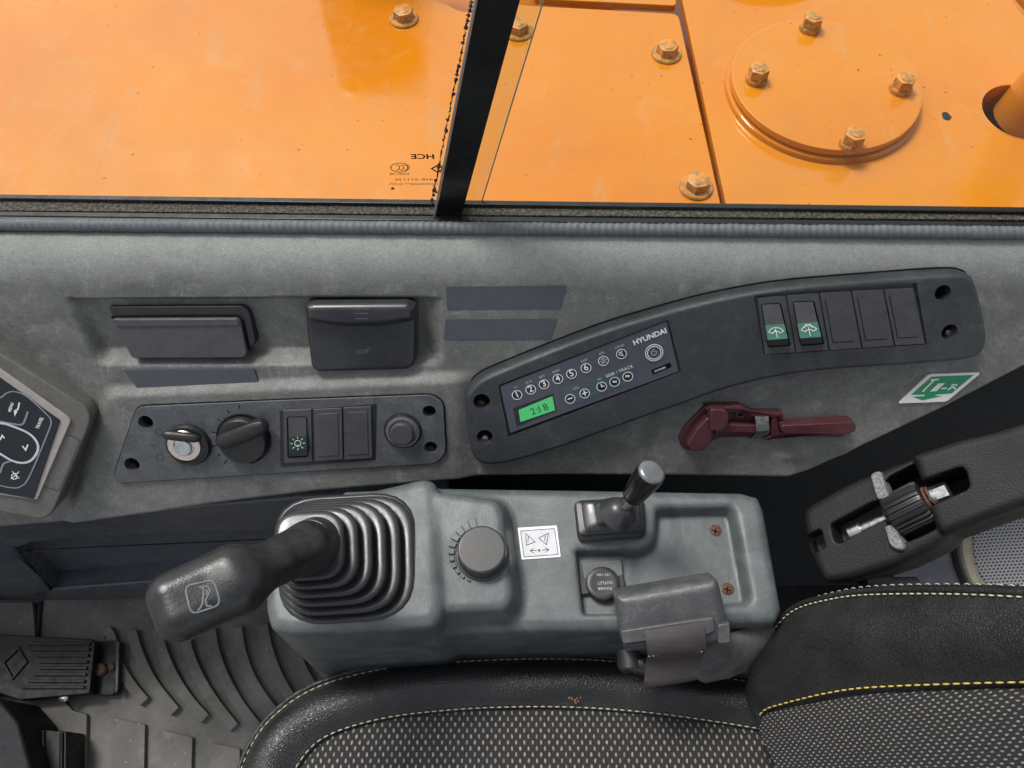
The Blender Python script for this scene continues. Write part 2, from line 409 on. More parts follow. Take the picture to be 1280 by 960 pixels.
M['orange2'] = m_paint('orange_paint_dirty', (.60, .195, .010), 1.6)
M['orange3'] = m_paint('orange_paint_dusty', (.63, .215, .012), 1.3)
def m_oldpaint():
    t = NT('old_bolt_paint'); col = t.mix(t.ramp(t.noise(170, 5, .6), .42, .62), (.66, .25, .04), (.30, .17, .06)); return t.out(col, .4, t.bump(t.noise(400, 3, .6), .4, .0006))
M['boltp'] = m_oldpaint()
def m_glass():
    m = bpy.data.materials.new('window_glass'); m.use_nodes = True; t = m.node_tree; t.nodes.clear()
    o = t.nodes.new('ShaderNodeOutputMaterial'); tr = t.nodes.new('ShaderNodeBsdfTransparent'); tr.inputs[0].default_value = (.94, .965, .93, 1)
    gl = t.nodes.new('ShaderNodeBsdfGlossy'); gl.inputs['Roughness'].default_value = .01; lw_ = t.nodes.new('ShaderNodeLayerWeight'); lw_.inputs['Blend'].default_value = .5
    pw = t.nodes.new('ShaderNodeMath'); pw.operation = 'POWER'; pw.inputs[1].default_value = 5.0; t.links.new(lw_.outputs['Facing'], pw.inputs[0])
    fr = t.nodes.new('ShaderNodeMath'); fr.operation = 'MULTIPLY_ADD'; fr.inputs[1].default_value = .8; fr.inputs[2].default_value = .02; t.links.new(pw.outputs[0], fr.inputs[0])
    df = t.nodes.new('ShaderNodeBsdfDiffuse'); df.inputs[0].default_value = (.6, .58, .54, 1); nz = t.nodes.new('ShaderNodeTexNoise'); tcg = t.nodes.new('ShaderNodeTexCoord'); t.links.new(tcg.outputs['Object'], nz.inputs['Vector']); nz.inputs['Scale'].default_value = 7; nz.inputs['Detail'].default_value = 9; nz.inputs['Roughness'].default_value = .7
    mr = t.nodes.new('ShaderNodeMapRange'); t.links.new(nz.outputs['Fac'], mr.inputs[0]); mr.inputs[1].default_value = .45; mr.inputs[2].default_value = .75; mr.inputs[4].default_value = .07
    m2 = t.nodes.new('ShaderNodeMixShader'); t.links.new(mr.outputs[0], m2.inputs[0]); t.links.new(tr.outputs[0], m2.inputs[1]); t.links.new(df.outputs[0], m2.inputs[2]); mx = t.nodes.new('ShaderNodeMixShader'); t.links.new(fr.outputs[0], mx.inputs[0]); t.links.new(m2.outputs[0], mx.inputs[1]); t.links.new(gl.outputs[0], mx.inputs[2]); t.links.new(mx.outputs[0], o.inputs[0]); return m
M['glass'] = m_glass()
def m_edge():
    t = NT('glass_edge'); return t.out((.30, .36, .30), .15)
M['gedge'] = m_edge()
def m_grit():
    t = NT('gritty_rail'); col = t.mix(t.ramp(t.noise(330, 6, .7), .40, .68), (.018, .016, .015), (.17, .14, .115))
    col = t.mix(t.ramp(t.noise(620, 2, .5), .72, .76), col, (.5, .46, .42)); return t.out(col, .75, t.bump(t.noise(500, 4, .6), .7, .001))
M['grit'] = m_grit()
def m_leather():
    t = NT('seat_leather'); v = t.n('ShaderNodeTexVoronoi', feature='DISTANCE_TO_EDGE'); t.set(v.inputs['Vector'], t.co); v.inputs['Scale'].default_value = 430
    h = t.ramp(v.outputs['Distance'], 0, .35); nm = t.bump(h, .55, .0006); nm = t.bump(t.noise(35, 3, .5), .12, .002, nm)
    col = t.mix(t.ramp(t.noise(22, 6, .65), .4, .7), (.016, .0165, .017), (.028, .029, .030)); col = t.mix(h, t.mix(1.0, col, (.60, .60, .60), 'MULTIPLY'), t.mix(1.0, col, (1.2, 1.2, 1.2), 'MULTIPLY')); return t.out(col, t.ramp(t.noise(40, 4, .6), .3, .7, .34, .48), nm)
M['leather'] = m_leather()
def m_fabric():
    t = NT('seat_fabric'); uv = t.tc.outputs['UV']; sp = t.n('ShaderNodeSeparateXYZ'); t.set(sp.inputs[0], uv)
    wob = t.math('MULTIPLY', t.math('SUBTRACT', t.noise(260, 2, .5), .5), .22)
    u = t.math('DIVIDE', sp.outputs[0], .0078); v = t.math('DIVIDE', sp.outputs[1], .0052)
    row = t.math('FLOOR', v); u2 = t.math('ADD', t.math('ADD', u, t.math('MULTIPLY', t.math('MODULO', row, 2.0), .5)), wob)
    fu = t.math('SUBTRACT', t.math('FRACT', u2), .5); fv = t.math('SUBTRACT', t.math('FRACT', v), .5)
    d = t.math('ADD', t.math('POWER', t.math('ABSOLUTE', t.math('DIVIDE', fu, .135)), 2.0), t.math('POWER', t.math('ABSOLUTE', t.math('DIVIDE', fv, .40)), 2.0))
    k = t.ramp(d, .55, 1.25, 1, 0); var = t.ramp(t.noise(300, 3, .6), .3, .7, .55, 1.1)
    col = t.mix(t.math('MULTIPLY', k, var), t.mix(t.noise(900, 2, .5), (.015, .0145, .0145), (.040, .038, .037)), (.27, .262, .25))
    nm = t.bump(t.noise(1500, 2, .6), .6, .0008); nm = t.bump(k, .5, .0006, nm); return t.out(col, .85, nm, spec=.2)
M['fabric'] = m_fabric()
M['thread'] = plain('thread', (.46, .42, .28), .6, vary=.3, vs=400)
M['thready'] = plain('thread_yellow', (.52, .40, .09), .6, vary=.2, vs=400)
M['armp'] = plain('armrest_grain_plastic', (.010, .0097, .0094), .55, grain=800, gstr=1.0, spec=.35, vary=.25, vs=30)
M['armw'] = plain('armrest_worn', (.21, .21, .205), .6, grain=620, gstr=1.0, vary=.6, vs=420)
def m_web():
    t = NT('belt_webbing'); wv = t.n('ShaderNodeTexWave', wave_type='BANDS', bands_direction='Y'); t.set(wv.inputs['Vector'], t.co); wv.inputs['Scale'].default_value = 380
    col = t.mix(t.noise(60, 4, .6), (.030, .025, .028), (.062, .053, .057)); return t.out(col, .6, t.bump(wv.outputs['Fac'], .4, .0006), spec=.4)
M['web'] = m_web()
M['suede'] = plain('belt_sleeve', (.125, .125, .125), .85, grain=700, gstr=.3, vary=.45, vs=45)
def m_mat():
    t = NT('floor_mat_rubber'); b = t.noise(9, 7, .65); col = t.mix(t.ramp(b, .38, .68), (.078, .074, .065), (.15, .142, .128))
    col = t.mix(t.math('MULTIPLY', t.ramp(t.noise(30, 6, .7), .52, .75), .55), col, (.21, .20, .18))
    col = t.mix(t.ramp(t.noise(150, 2, .5), .735, .755), col, (.42, .40, .36)); return t.out(col, .6, t.bump(t.noise(600, 3, .6), .3, .0006))
M['mat'] = m_mat()
M['pedal'] = plain('pedal_rubber', (.009, .010, .0095), .5, spec=.3, grain=600, gstr=.2)
def m_lcd():
    t = NT('lcd_green'); t.b.inputs['Emission Color'].default_value = (.05, .62, .17, 1); t.b.inputs['Emission Strength'].default_value = .16
    return t.out((.05, .30, .10), .3)
M['lcd'] = m_lcd()
M['lcdd'] = plain('lcd_digit', (.010, .085, .03), .4)
def m_mesh():
    t = NT('speaker_grille'); sp = t.n('ShaderNodeSeparateXYZ'); t.set(sp.inputs[0], t.co)
    u = t.math('DIVIDE', t.math('ADD', sp.outputs[0], 5.0), .0046); v = t.math('DIVIDE', t.math('ADD', sp.outputs[1], 5.0), .0040)
    u2 = t.math('ADD', u, t.math('MULTIPLY', t.math('MODULO', t.math('FLOOR', v), 2.0), .5)); fu = t.math('SUBTRACT', t.math('FRACT', u2), .5); fv = t.math('SUBTRACT', t.math('FRACT', v), .5)
    k = t.ramp(t.math('ADD', t.math('MULTIPLY', fu, fu), t.math('MULTIPLY', fv, fv)), .06, .13); col = t.mix(k, (.012, .012, .013), (.25, .255, .26))
    col = t.mix(t.math('MULTIPLY', t.ramp(t.noise(38, 3, .5), .66, .74), .6), col, (.32, .2, .09)); return t.out(col, .45, t.bump(k, .5, .0008))
M['grille'] = m_mesh()

# ================================================================== SETTING
ZF = -.135; ZDK = .58; YLOW = .315
fl = MB(); fl.add([(-1.1, -.7, ZF-.012), (1.1, -.7, ZF-.012), (1.1, .5, ZF-.012), (-1.1, .5, ZF-.012)], [(0, 1, 2, 3)])
tag(fl.build('floor', M['dark']), 'dark cab floor under the mat and console', kind='structure')
lw = MB()
for x0, x1 in ((-1.1, 1.1),):
    lw.add(*g_grid([[(x0, .345, ZF-.012), (x1, .345, ZF-.012)], [(x0, .345, .30), (x1, .345, .30)], [(x0, .36, .50), (x1, .36, .50)], [(x0, .42, .62), (x1, .42, .62)], [(x0, .455, .66), (x1, .455, .66)]]))
tag(lw.build('wall', M['rearw'], sharp=60), 'dark lower cab side wall below the trim panel', kind='structure')
md = MB(); md.add([(-2.2, .50, ZDK-.20), (2.2, .50, ZDK-.20), (2.2, 3.2, ZDK-.20), (-2.2, 3.2, ZDK-.20)], [(0, 1, 2, 3)])
tag(md.build('machine_deck', M['orange2']), 'orange machine deck below the bolted plates', kind='structure')
gr = MB(); gr.add([(-250, -250, -1.3), (250, -250, -1.3), (250, 250, -1.3), (-250, 250, -1.3)], [(0, 1, 2, 3)])
tag(gr.build('ground', plain('ground_gravel', (.20, .19, .17), .9, vs=2)), 'pale gravel ground around the machine', kind='structure')

# ================================================================== ORANGE DECK OUTSIDE
DK = zpl(ZDK)
def hexm(nm, af, hh, wr, wh):
    me = MB()
    me.add(*g_lathe([(wr*.9, -.004), (wr, 0), (wr, wh*.6), (wr*.93, wh)], 28))
    r = af/math.sqrt(3); me.add(*g_lathe([(r, wh*.5), (r, hh*.86+wh), (r*.965, hh*.95+wh), (r*.86, hh+wh)], 6))
    me.add(*g_lathe([(r*.60, hh+wh-.001), (r*.60, hh+wh+.0006), (r*.52, hh+wh+.0010)], 16))
    return me.mesh(nm, M['boltp'], 30)
BOLT = hexm('bolt', .025, .0115, .0205, .0040); BOLTC = hexm('bolt', .0225, .0135, .0145, .0060)
def bolts(parent, pl, pts, me, h=0.0):
    for k, (x, y) in enumerate(pts): inst('bolt', me, parent, pl.mat(pl.px(x, y, h), h, .3+1.37*k))
def plate(label, pts, r, bpts, mat='orange', extra=None, holes=()):
    base = DK.hit(*pts[0]); t = thing('deck_plate', label, 'plate', base)
    q = rounded(PX(DK, pts), r, 5) if extra is None else extra
    slab('plate', DK, q, -.010, 0, M[mat], t, .0018, 3, holes); bolts(t, DK, bpts, BOLT)
    return t
A0 = rounded(PX(DK, [(-900, 300), (911, 300), (848, 17), (664, 7), (612, 2), (598, 14), (576, 15), (556, 4), (520, -6), (-900, -6)]), [0, 0, .012, .0, .015, .02, .02, .02, .03, 0], 6)
plate('large smooth orange deck plate outside, behind the dark window divider', [(700, 130)], 0, [(505, 24), (648, 40), (833, 68), (870, 235)], extra=A0)
plate('narrow orange deck plate beyond the cross seam at the top edge', [(668, -2), (846, 7), (800, -260), (600, -260)], .008, [])
hole_p = circ(DK.px(1277, 140), .050, 36)
plate('orange deck plate carrying the round bolted cover and the pipe', [(917, 300), (853, 0), (800, -190), (1150, -190), (1262, -4), (1300, 45), (1700, 380)], .006, [], 'orange3', holes=[(hole_p, .15)])
plate('far orange deck plate beyond the dark gap in the top right corner', [(1272, -10), (1200, -150), (1500, -150), (1750, 330), (1316, 40)], .006, [])
def cover(label, cp, rad, bp, z0=.0):
    c = DK.px(*cp, .019); t = thing('round_cover', label, 'cover', DK.w(c, 0))
    lathe('flange', [(rad*1.04, -.002), (rad*1.04, .004), (rad*1.03, .0062), (rad*1.0, .0068), (rad*.985, .0072), (rad*.985, .0095)], DK.mat(c), M['orange2'], t, 72)
    lathe('disc', [(rad*.99, .0095), (rad, .0105), (rad, .017), (rad*.996, .0185), (rad*.985, .019), (rad*.98, .019), (rad*.6, .019)], DK.mat(c), M['orange3'], t, 72)
    bolts(t, DK.lift(.019), bp, BOLTC); return t
fit = np.array([DK.px(x, y, .019) for x, y in [(925, 79), (998, 19), (1139, 141), (1086, 189), (1030, 190)]])
Am = np.c_[2*fit, np.ones(len(fit))]; sol = np.linalg.lstsq(Am, (fit**2).sum(1), rcond=None)[0]
CC = DK.w(sol[:2], .019); CR = math.sqrt(sol[2]+sol[:2]@sol[:2])
cpx = pix(DK.w(sol[:2], .019))
cover('round orange cover plate held by four hex bolts', cpx, CR, [(1012, 36), (945, 100), (1125, 112), (1063, 181)])
c2 = pix(DK.w(DK.px(975, 10, 0)+A(-.01, CR*1.02), .03))
cover('second round orange cover cut off by the top edge', c2, CR*.94, [(900, -60)])
t = thing('pipe', 'thick orange pipe rising from an oval hole at the right edge', 'pipe', DK.hit(1272, 150))
p0 = DK.hit(1281, 150, -.03); p1 = p0+nrm(A(.10, -.02, 1))*.75
MB().add(*g_tube([p0, p0*.5+p1*.5, p1], .043, 40)).build('tube', M['orange2'], t)
MB().add(*g_tube([DK.w(q, -.0005) for q in circ(DK.px(1277, 140), .0505, 48)], .0012, 8, closed=True)).build('rim', M['orange2'], t)
lathe('hole_shade', [(.0485, -.05), (.0485, -.044), (.03, -.043)], DK.mat(DK.px(1277, 140), 0), M['rust'], t, 36)  # dark disc painted in for the shade inside the hollow
# unseen upright box, added beyond the frame for its reflection in the paint
t = thing('reflection_box', 'unseen orange upright box added beyond the top edge for its reflection', 'housing', (-.20, 1.16, ZDK))
b = DK.px(450, -55)
slab('body', DK, rounded([b+A(-.085, 0), b+A(.075, 0), b+A(.075, .25), b+A(-.085, .25)], .03, 5), 0, .27, M['orange2'], t, .02, 4)
chip = thing('paint_chip', 'small dark chip of bare metal in the orange paint right of the cover', 'paint chip', DK.hit(1183, 145))
slab('chip', DK, rounded(PX(DK, [(1177, 141), (1183, 140), (1190, 147), (1186, 151), (1179, 149)]), .002, 2), -.001, .0007, M['dark'], chip, .0003, 1)

# ================================================================== SIDE WINDOW
win = thing('side_window', 'side window with black leaning divider, dirty sill track and ribbed seal', 'window', (0, .50, .70))
def rail(name, ya, yb, z0, z1, mat, bev=.0015, xl=-.95, xr=.95, la=0.0):
    """box along x between outlines; y pairs = (left end, right end)"""
    pl = zpl(z0); q = [A(xl, ya[0]), A(xr, ya[1]), A(xr, yb[1]), A(xl, yb[0])]
    return slab(name, pl, q, 0, z1-z0, mat, win, bev, 3)
def yat(px, py, z): return on_z(px, py, z)[1]
def ypair(pl_, pr_, z):      # y at left/right frame edges extrapolated to x = +-.95
    a, b = on_z(0, pl_, z), on_z(1280, pr_, z); k = (b[1]-a[1])/(b[0]-a[0]); return (a[1]+k*(-.95-a[0]), b[1]+k*(.95-b[0]))
Zs = .722
rail('inner_rail', ypair(270.0, 284.5, .7145), ypair(263.5, 277, .7145), .69, .7145, M['blackrail'], .002)
rail('lip', ypair(273.5, 287, Zs-.003), ypair(270.3, 284.6, Zs-.003), .69, Zs-.003, M['dark'], .001)
rail('track', ypair(263.0, 275, .712), ypair(247, 262, .712), .69, .712, M['grit'], .001)
rail('outer_rail', ypair(248, 265, .716), ypair(242.5, 258.5, .716), .60, .716, M['blackrail'], .0015)
rail('sill', ypair(301, 305, .700), ypair(270, 283, .700), .66, .700, M['black'], .001)
# ribbed seal
a, b = on_z(0, 280.5, .7215), on_z(1280, 291, .7215); d = nrm(b-a); a = a-d*.35; L = np.linalg.norm(b-a)+.35
n = int(L/.0011); ss = np.linspace(0, L, n)
rr = .0060+.00034*np.cos(ss*2*math.pi/.0066)+.0003*np.sin(ss*41)*np.sin(ss*173)
MB().add(*g_tube([a+d*s for s in ss], rr, 14)).build('seal', M['seal'], win, sharp=0)
# panes (vertical glass)
def pane(name, pts, y, th, mat=None):
    pl = Pl((0, y, .7), (0, -1, 0)); q = PX(pl, pts, 0)
    o = slab(name, pl, q, -th, 0, mat or M['glass'], win, 0); return o, pl
YG1 = yat(640, 254, .712); YG2 = yat(640, 266, .712)
g1, plg1 = pane('glass_pane', [(-420, 266), (598, 268), (694, -60), (720, -140), (-420, -140)], YG1, .004)
g2, plg2 = pane('glass_pane', [(566, 273), (1750, 282), (1750, -140), (660, -140)], YG2, .004)
# thin visible edge of the left pane
MB().add(*g_tube([plg1.hit(598, 266), plg1.hit(681, -5), plg1.hit(724, -150)], .0007, 6)).build('glass_edge', M['gedge'], win)
# divider
pld = Pl((0, YG2-.006, .7), (0, -1, 0))
slab('divider', pld, PX(pld, [(544, 273), (576, 273), (652, -6), (690, -145), (632, -145), (598, -6)]), -.016, 0, M['gloss'], win, .0008, 2)
MB().add(*g_tube([pld.hit(542.5, 271, .001), pld.hit(596, -6, .001), pld.hit(628, -145, .001)], .0012, 6)).build('edge_trim', M['bez_m'], win)
MB().add(*g_tube([pld.hit(544, 272.5, .001), pld.hit(575, 272.5, .001)], .0010, 6)).build('end_trim', M['zinc'], win)
# torn sealant along the left pane edge
e0, e1 = A(543, 262), A(596, -8); mbq = MB()
cpts = []; rad = []
for k in np.linspace(0, 1, 150):
    q = e0+(e1-e0)*k; q = q+A(-5.0+random.uniform(-1.0, .8), 0); cpts.append(plg2.hit(q[0], q[1], .002)); rad.append(random.choice((.0002, .0004, .0006, .0006, .0009, .0012, .0018)))
mbq.add(*g_tube(cpts, rad, 6)); mbq.build('sealant', M['dark'], win)
# etched marking, mirrored because it is read from outside
pm = Pl((0, YG1-.0006, .7), (0, -1, 0)); INKB = M['ink']
lettering('HCE', pm, (512, 196), (545, 196), 8.0, 0, INKB, win, mirror=True, bold=.3, sx=1.35)
lettering('E000138', pm, (486, 217.5), (513, 217.5), 3.7, 0, INKB, win, mirror=True, sx=1.3)
lettering('43R-011136', pm, (492, 224.5), (543, 224.5), 3.6, 0, INKB, win, mirror=True, sx=1.9)
lettering('TEMPERSAFETY GLASS', pm, (486, 230), (549, 230.5), 3.5, 0, INKB, win, mirror=True, sx=1.25)
mk = [([(500+11.5*math.cos(k), 209.5+5.6*math.sin(k)) for k in np.linspace(0, 2*math.pi, 28)[:-1]], True)]
for cx in (496, 501, 506): mk.append(([(cx+3.6*math.cos(k), 209.5+3.2*math.sin(k)) for k in np.linspace(-1.9, 1.9, 10)], False))
strokes('marking', pm, mk, .0008, 0, INKB, win, fills=[[(487.5, 236.8), (494, 236.8), (491, 233.6)], [(543, 241.5), (548, 241.5), (545.5, 238)]])
strokes('marking', pm, [([(539.5, 211), (546, 207.3), (554, 207.3), (558, 211), (554, 214.8), (546, 214.8)], True), ([(550+2.6*math.cos(k), 211+2.2*math.sin(k)) for k in np.linspace(0, 6.28, 14)[:-1]], True)], .0015, 0, INKB, win)

# ================================================================== TRIM PANEL (moulded side panel)
WL = Pl((0, .435, .70), (0, -.766, .643))
def relief(px, py):
    xl = 83+(py-374)*.44; t = np.clip((py-373)/(441-373), 0, 1)
    D = (.0080+.0090*t)*sstep(371.5, 374.5, py)*(1-np.clip((py-442)/15, 0, 1))
    h = -D*np.clip((px-xl)/13, 0, 1)*(1-sstep(526, 558, px))
    ys = 487-(px-170)*.042; xs = 150-(py-490)*.30
    h = h + .0085*sstep(-9, 7, py-ys)*sstep(-26, -4, px-xs)*(1-sstep(566, 600, px))
    h = h + .0035*np.exp(-((px-988)/20)**2-((py-570)/7)**2) + .004*np.exp(-((px-1066)/15)**2-((py-569)/7)**2)
    h = h + .0010*np.sin(px*.011+1)*np.sin(py*.021)*sstep(362, 395, py)
    h = h - .014*(sd_poly(px, py, [(178, 515), (350, 507), (535, 500), (548, 510), (551, 562), (541, 572), (340, 585), (156, 596), (152, 590)]) < 0)
    return h
be = np.array([WL.px(x, y) for x, y in [(-500, 690), (-150, 668), (70, 650), (190, 634), (270, 622), (400, 606), (560, 593), (700, 591), (860, 592), (985, 594), (1010, 586), (1100, 545), (1181, 507), (1240, 476), (1280, 455), (1450, 376), (1600, 340)]])
xs = np.arange(-.80, .80, .0030); rows = []
vb = np.interp(xs, be[:, 0], be[:, 1])
pf = [(.4785, .690), (.4785, .7125), (.4778, .7148), (.4755, .7160)]
for t in np.linspace(0, 1, 16): pf.append(tuple((1-t)**2*A(.472, .7162)+2*t*(1-t)*A(.4455, .7125)+t*t*A(.4273, .6908)))
for y, z in pf: rows.append(np.stack([xs, np.full_like(xs, y), np.full_like(xs, z)], 1))
for t in np.linspace(0, 1, 118):
    v = -.0125+(vb+.0125)*t; P = WL.P+xs[:, None]*WL.u+v[:, None]*WL.v
    q = P-CAM; zz = q@FW; h = relief(640+FPX*(q@RT)/zz, 480-FPX*(q@UP)/zz)
    rows.append(P+h[:, None]*WL.n)
last, hl = P, h
for dv, dh in ((-.0016, -.0006), (-.0028, -.0022), (-.0032, -.005), (-.0034, -.03), (-.0036, -.06)):
    rows.append(last+WL.v*dv+(hl*0+hl+dh)[:, None]*WL.n)
trim = thing('trim_panel', 'large dusty grey moulded side panel below the window', 'panel', (0, .44, .60))
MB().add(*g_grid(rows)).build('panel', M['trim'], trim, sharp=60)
for lab, q in (('upper of two blank dark grey stickers beside the black cover', [(557.5, 358), (708, 357), (700, 386), (559, 387)]), ('lower of two blank dark grey stickers beside the black cover', [(557, 398.5), (697, 398), (688, 423.5), (554.5, 424)])):
    tag(slab('sticker', WL, rounded(PX(WL, q), .001, 2), -.0012, .0012, M['stick'], trim, .0003, 1), lab)
pls = Pl(WL.hit(240, 472, .001), WL.n+A(0, -.0, -.0))
tag(slab('sticker', pls, rounded(PX(pls, [(155, 462), (318, 460.5), (325, 481), (172, 484)]), .001, 2), -.004, .0016, M['stick'], trim, .0003, 1), 'blank dark grey sticker under the ashtray')

# ---- ashtray
t = thing('ashtray', 'dark grey hinged ashtray set in the panel recess', 'ashtray', WL.hit(230, 440))
slab('frame', WL, rounded(PX(WL, [(133, 384.5), (303, 383.5), (311, 392), (318.5, 430), (309, 440), (162, 444)]), [.002, .006, .005, .004, .003, .003], 4), -.02, -.0030, M['dark'], t, .0014, 3)
ld = slab('lid', WL.lift(-.0030), rounded(PX(WL, [(141, 397.5), (298, 396.5), (302, 402), (310, 441), (306, 446.5), (166, 447)], 0), [.003, .005, .004, .003, .003, .004], 4), -.012, .0055, M['module'], t, .0022, 3)
slab('edge_strip', WL.lift(.0025), rounded(PX(WL, [(144, 399), (297, 398), (300, 406.5), (147, 408)], .002), .002, 3), -.002, .0012, M['module'], ld, .001, 2)
MB().add(*g_tube([WL.hit(140, 396.5, -.0023), WL.hit(220, 395.2, -.0023), WL.hit(297, 395.2, -.0023), WL.hit(303, 401, -.0023), WL.hit(311, 437, -.0023)], .0014, 6)).build('gap', M['black'], t)
# ---- hinged black cover
t = thing('hinged_cover', 'black glossy hinged socket cover with curved finger lip', 'cover', WL.hit(450, 455))
cq_ = rounded(PX(WL, [(380, 379), (392, 377), (510, 376), (521, 381), (520, 452), (511, 462), (396, 465), (389, 458)], .006), [.004, .006, .006, .004, .008, .008, .008, .008], 5)
lp = rounded(PX(WL, [(381, 380), (392, 377.5), (510, 376.5), (521, 381)] + [(521-140*k, 401+8.5*math.sin(math.pi*k)**.8) for k in np.linspace(0, 1, 15)], .012), .001, 2)
cb_ = ((min(cq_[:, 0].min(), lp[:, 0].min())-.004, min(cq_[:, 1].min(), lp[:, 1].min())-.004), (max(cq_[:, 0].max(), lp[:, 0].max())+.004, max(cq_[:, 1].max(), lp[:, 1].max())+.004))
sdf_obj('lid', lambda X, Y, Z: np.maximum(extr(sd_poly(X, Y, cq_), Z-.0075, .004), -.015-Z), (*cb_[0], -.017), (*cb_[1], .010), .0010, M['coverg'], t, WL.mat())
sdf_obj('finger_lip', lambda X, Y, Z: np.maximum(extr(sd_poly(X, Y, lp)+.25*np.clip(Z-.006, 0, 1), Z-.0170, .0055), .004-Z), (*cb_[0], .0025), (*cb_[1], .020), .0010, M['coverg'], t, WL.mat())
strokes('grip_lines', WL, [([(442, 386.3), (461, 386)], False), ([(442.5, 392), (461, 391.7)], False), ([(445, 398.5), (460, 398.2)], False)], .0006, .0172, M['seal'], t)
strokes('symbol', WL, [([(446, 442), (446, 438.5), (457, 438), (460, 435), (464, 434.5)], False), ([(446.5, 441.5), (458, 440.8), (461, 437)], False)], .0005, .0077, M['seal'], t)

# ================================================================== LEFT CONTROL PLATE
H0 = .0085
CP = WL.lift(H0+.0030)
cp = thing('control_plate', 'grey control plate with ignition key, rotary knob and push button', 'control panel', WL.hit(350, 590))
hl = []
for x, y, r in ((182, 528, 9.3), (165, 581, 9.6), (536.5, 514.5, 8.3), (538.5, 559.5, 8.3)): hl.append((circ(CP.px(x, y), r*CP.mm(x, y), 20), .012))
slab('plate', CP, rounded(PX(CP, [(171, 508.5), (350, 500.5), (540, 493.5), (554, 503), (557.5, 566), (546, 579.5), (340, 592.5), (146, 604.5), (142.5, 592)]), [.008, .0, .008, .008, .009, .009, 0, .006, .004], 5), -.010, 0, M['plate'], cp, .0012, 3, hl)
gq = rounded(PX(CP, [(171, 508.5), (350, 500.5), (540, 493.5), (554, 503), (557.5, 566), (546, 579.5), (340, 592.5), (146, 604.5), (142.5, 592)]), [.008, .0, .008, .008, .009, .009, 0, .006, .004], 5)
MB().add(*g_tube([CP.w(p_, -.0022) for p_ in gq], .0011, 6, hint=CP.n, closed=True)).build('gap', M['black'], cp)  # black tube laid in for the shadow line round the plate
for q_, d_ in hl: slab('hole', CP, inset(ccw(q_), .0001), -.0118, -.0105, M['black'], cp)  # black discs stand in for the darkness down the open holes
for k, (x, y) in enumerate(((165, 583), (538.5, 562))):
    lathe('screw', [(.0042, 0), (.0042, .0015), (.003, .0025)], CP.mat(CP.px(x, y, -.010), -.0106), M['rust'], cp, 14)
for x, y in ((315, 578.5),): lathe('screw', [(.0019, -.001), (.0019, .0006), (.0012, .001)], CP.mat(CP.px(x, y)), M['rust'], cp, 12)
def quad(pl, q, h=0.0, r=.001, n=3): return rounded(PX(pl, q, h), r, n)
def bil(q, a, b):
    q = np.asarray(q, float); return q[0]*(1-a)*(1-b)+q[1]*a*(1-b)+q[2]*a*b+q[3]*(1-a)*b
def sub(q, a0, b0, a1, b1): return [tuple(bil(q, *k)) for k in ((a0, b0), (a1, b0), (a1, b1), (a0, b1))]
def icon(q, kind):
    L = []; P = lambda a, b: tuple(bil(q, a, b))
    if kind == 'lamp':
        L.append(([P(.5+.17*math.cos(k), .5+.22*math.sin(k)) for k in np.linspace(0, 6.28, 15)[:-1]], True))
        for k in range(8):
            a = math.pi/4*k; L.append(([P(.5+.27*math.cos(a), .5+.34*math.sin(a)), P(.5+.40*math.cos(a), .5+.5*math.sin(a))], False))
        L.append(([P(.44, .62), P(.56, .62)], False))
    else:
        top = [P(.5+.40*math.cos(k), .62+.42*math.sin(k)) for k in np.linspace(math.pi*1.12, math.pi*1.88, 9)]
        bot = [P(.5+.20*math.cos(k), .66+.20*math.sin(k)) for k in np.linspace(math.pi*1.88, math.pi*1.12, 7)]
        L.append((top+bot, True)); L.append(([P(.5, .88), P(.5, .30)], False))
        L.append(([P(.36, .55), P(.5, .30)], False)) if kind == 'wiper' else L.append(([P(.30, .35), P(.38, .12), P(.62, .12), P(.70, .35)], False))
    return L
def rocker(parent, pl, mq, rq, lens, kind, hh, lab=None):
    sw = slab('rocker_switch', pl, quad(pl, mq), -.004, .0012, M['module'], parent, .0006, 2)
    if lab: sw['label'] = lab
    slab('well', pl, quad(pl, rq, 0, .002), -.001, .0016, M['black'], sw, .0002, 1)
    # tilted rocker: upper half low, lower half proud
    top = sub(rq, .06, .03, .94, .52); bot = sub(rq, .06, .50, .94, .97)
    def wedge(nm, q, ha, hb, m):
        Pp = [pl.hit(*q[0], ha), pl.hit(*q[1], ha), pl.hit(*q[2], hb), pl.hit(*q[3], hb)]
        base = [pl.hit(*q[k], .001) for k in range(4)]
        return MB().add(Pp+base, [(0, 1, 2, 3), (0, 4, 5, 1), (1, 5, 6, 2), (2, 6, 7, 3), (3, 7, 4, 0)]).build(nm, m, sw, sharp=20)
    wedge('key_top', top, .0024, hh*.55, M['module'])
    q2 = sub(rq, .05, .50, .95, .84); wedge('lens', q2, hh*.55, hh, lens)
    wedge('key_end', sub(rq, .05, .845, .95, .98), hh*.98, hh*.35, M['module'])
    # print on the lens plane
    a, b, c = pl.hit(*q2[0], hh*.55), pl.hit(*q2[1], hh*.55), pl.hit(*q2[3], hh)
    lp_ = Pl(a, np.cross(b-a, c-a)*(1 if np.cross(b-a, c-a)@pl.n > 0 else -1), b-a)
    strokes('symbol', lp_, icon(q2, kind), .0005, .0004, M['white'], sw)
    return sw
def blank(parent, pl, q, style):
    o = slab('blank_cover', pl, quad(pl, q), -.004, .0014, M['module'], parent, .0006, 2)
    if style == 'frame': slab('inset', pl, quad(pl, sub(q, .14, .09, .86, .91)), .001, .0021, M['module'], o, .0005, 2)
    else: strokes('groove', pl, [([tuple(bil(q, .15, .12)), tuple(bil(q, .15, .88)), tuple(bil(q, .84, .88))], False)], .0007, .0016, M['black'], o)
    return o
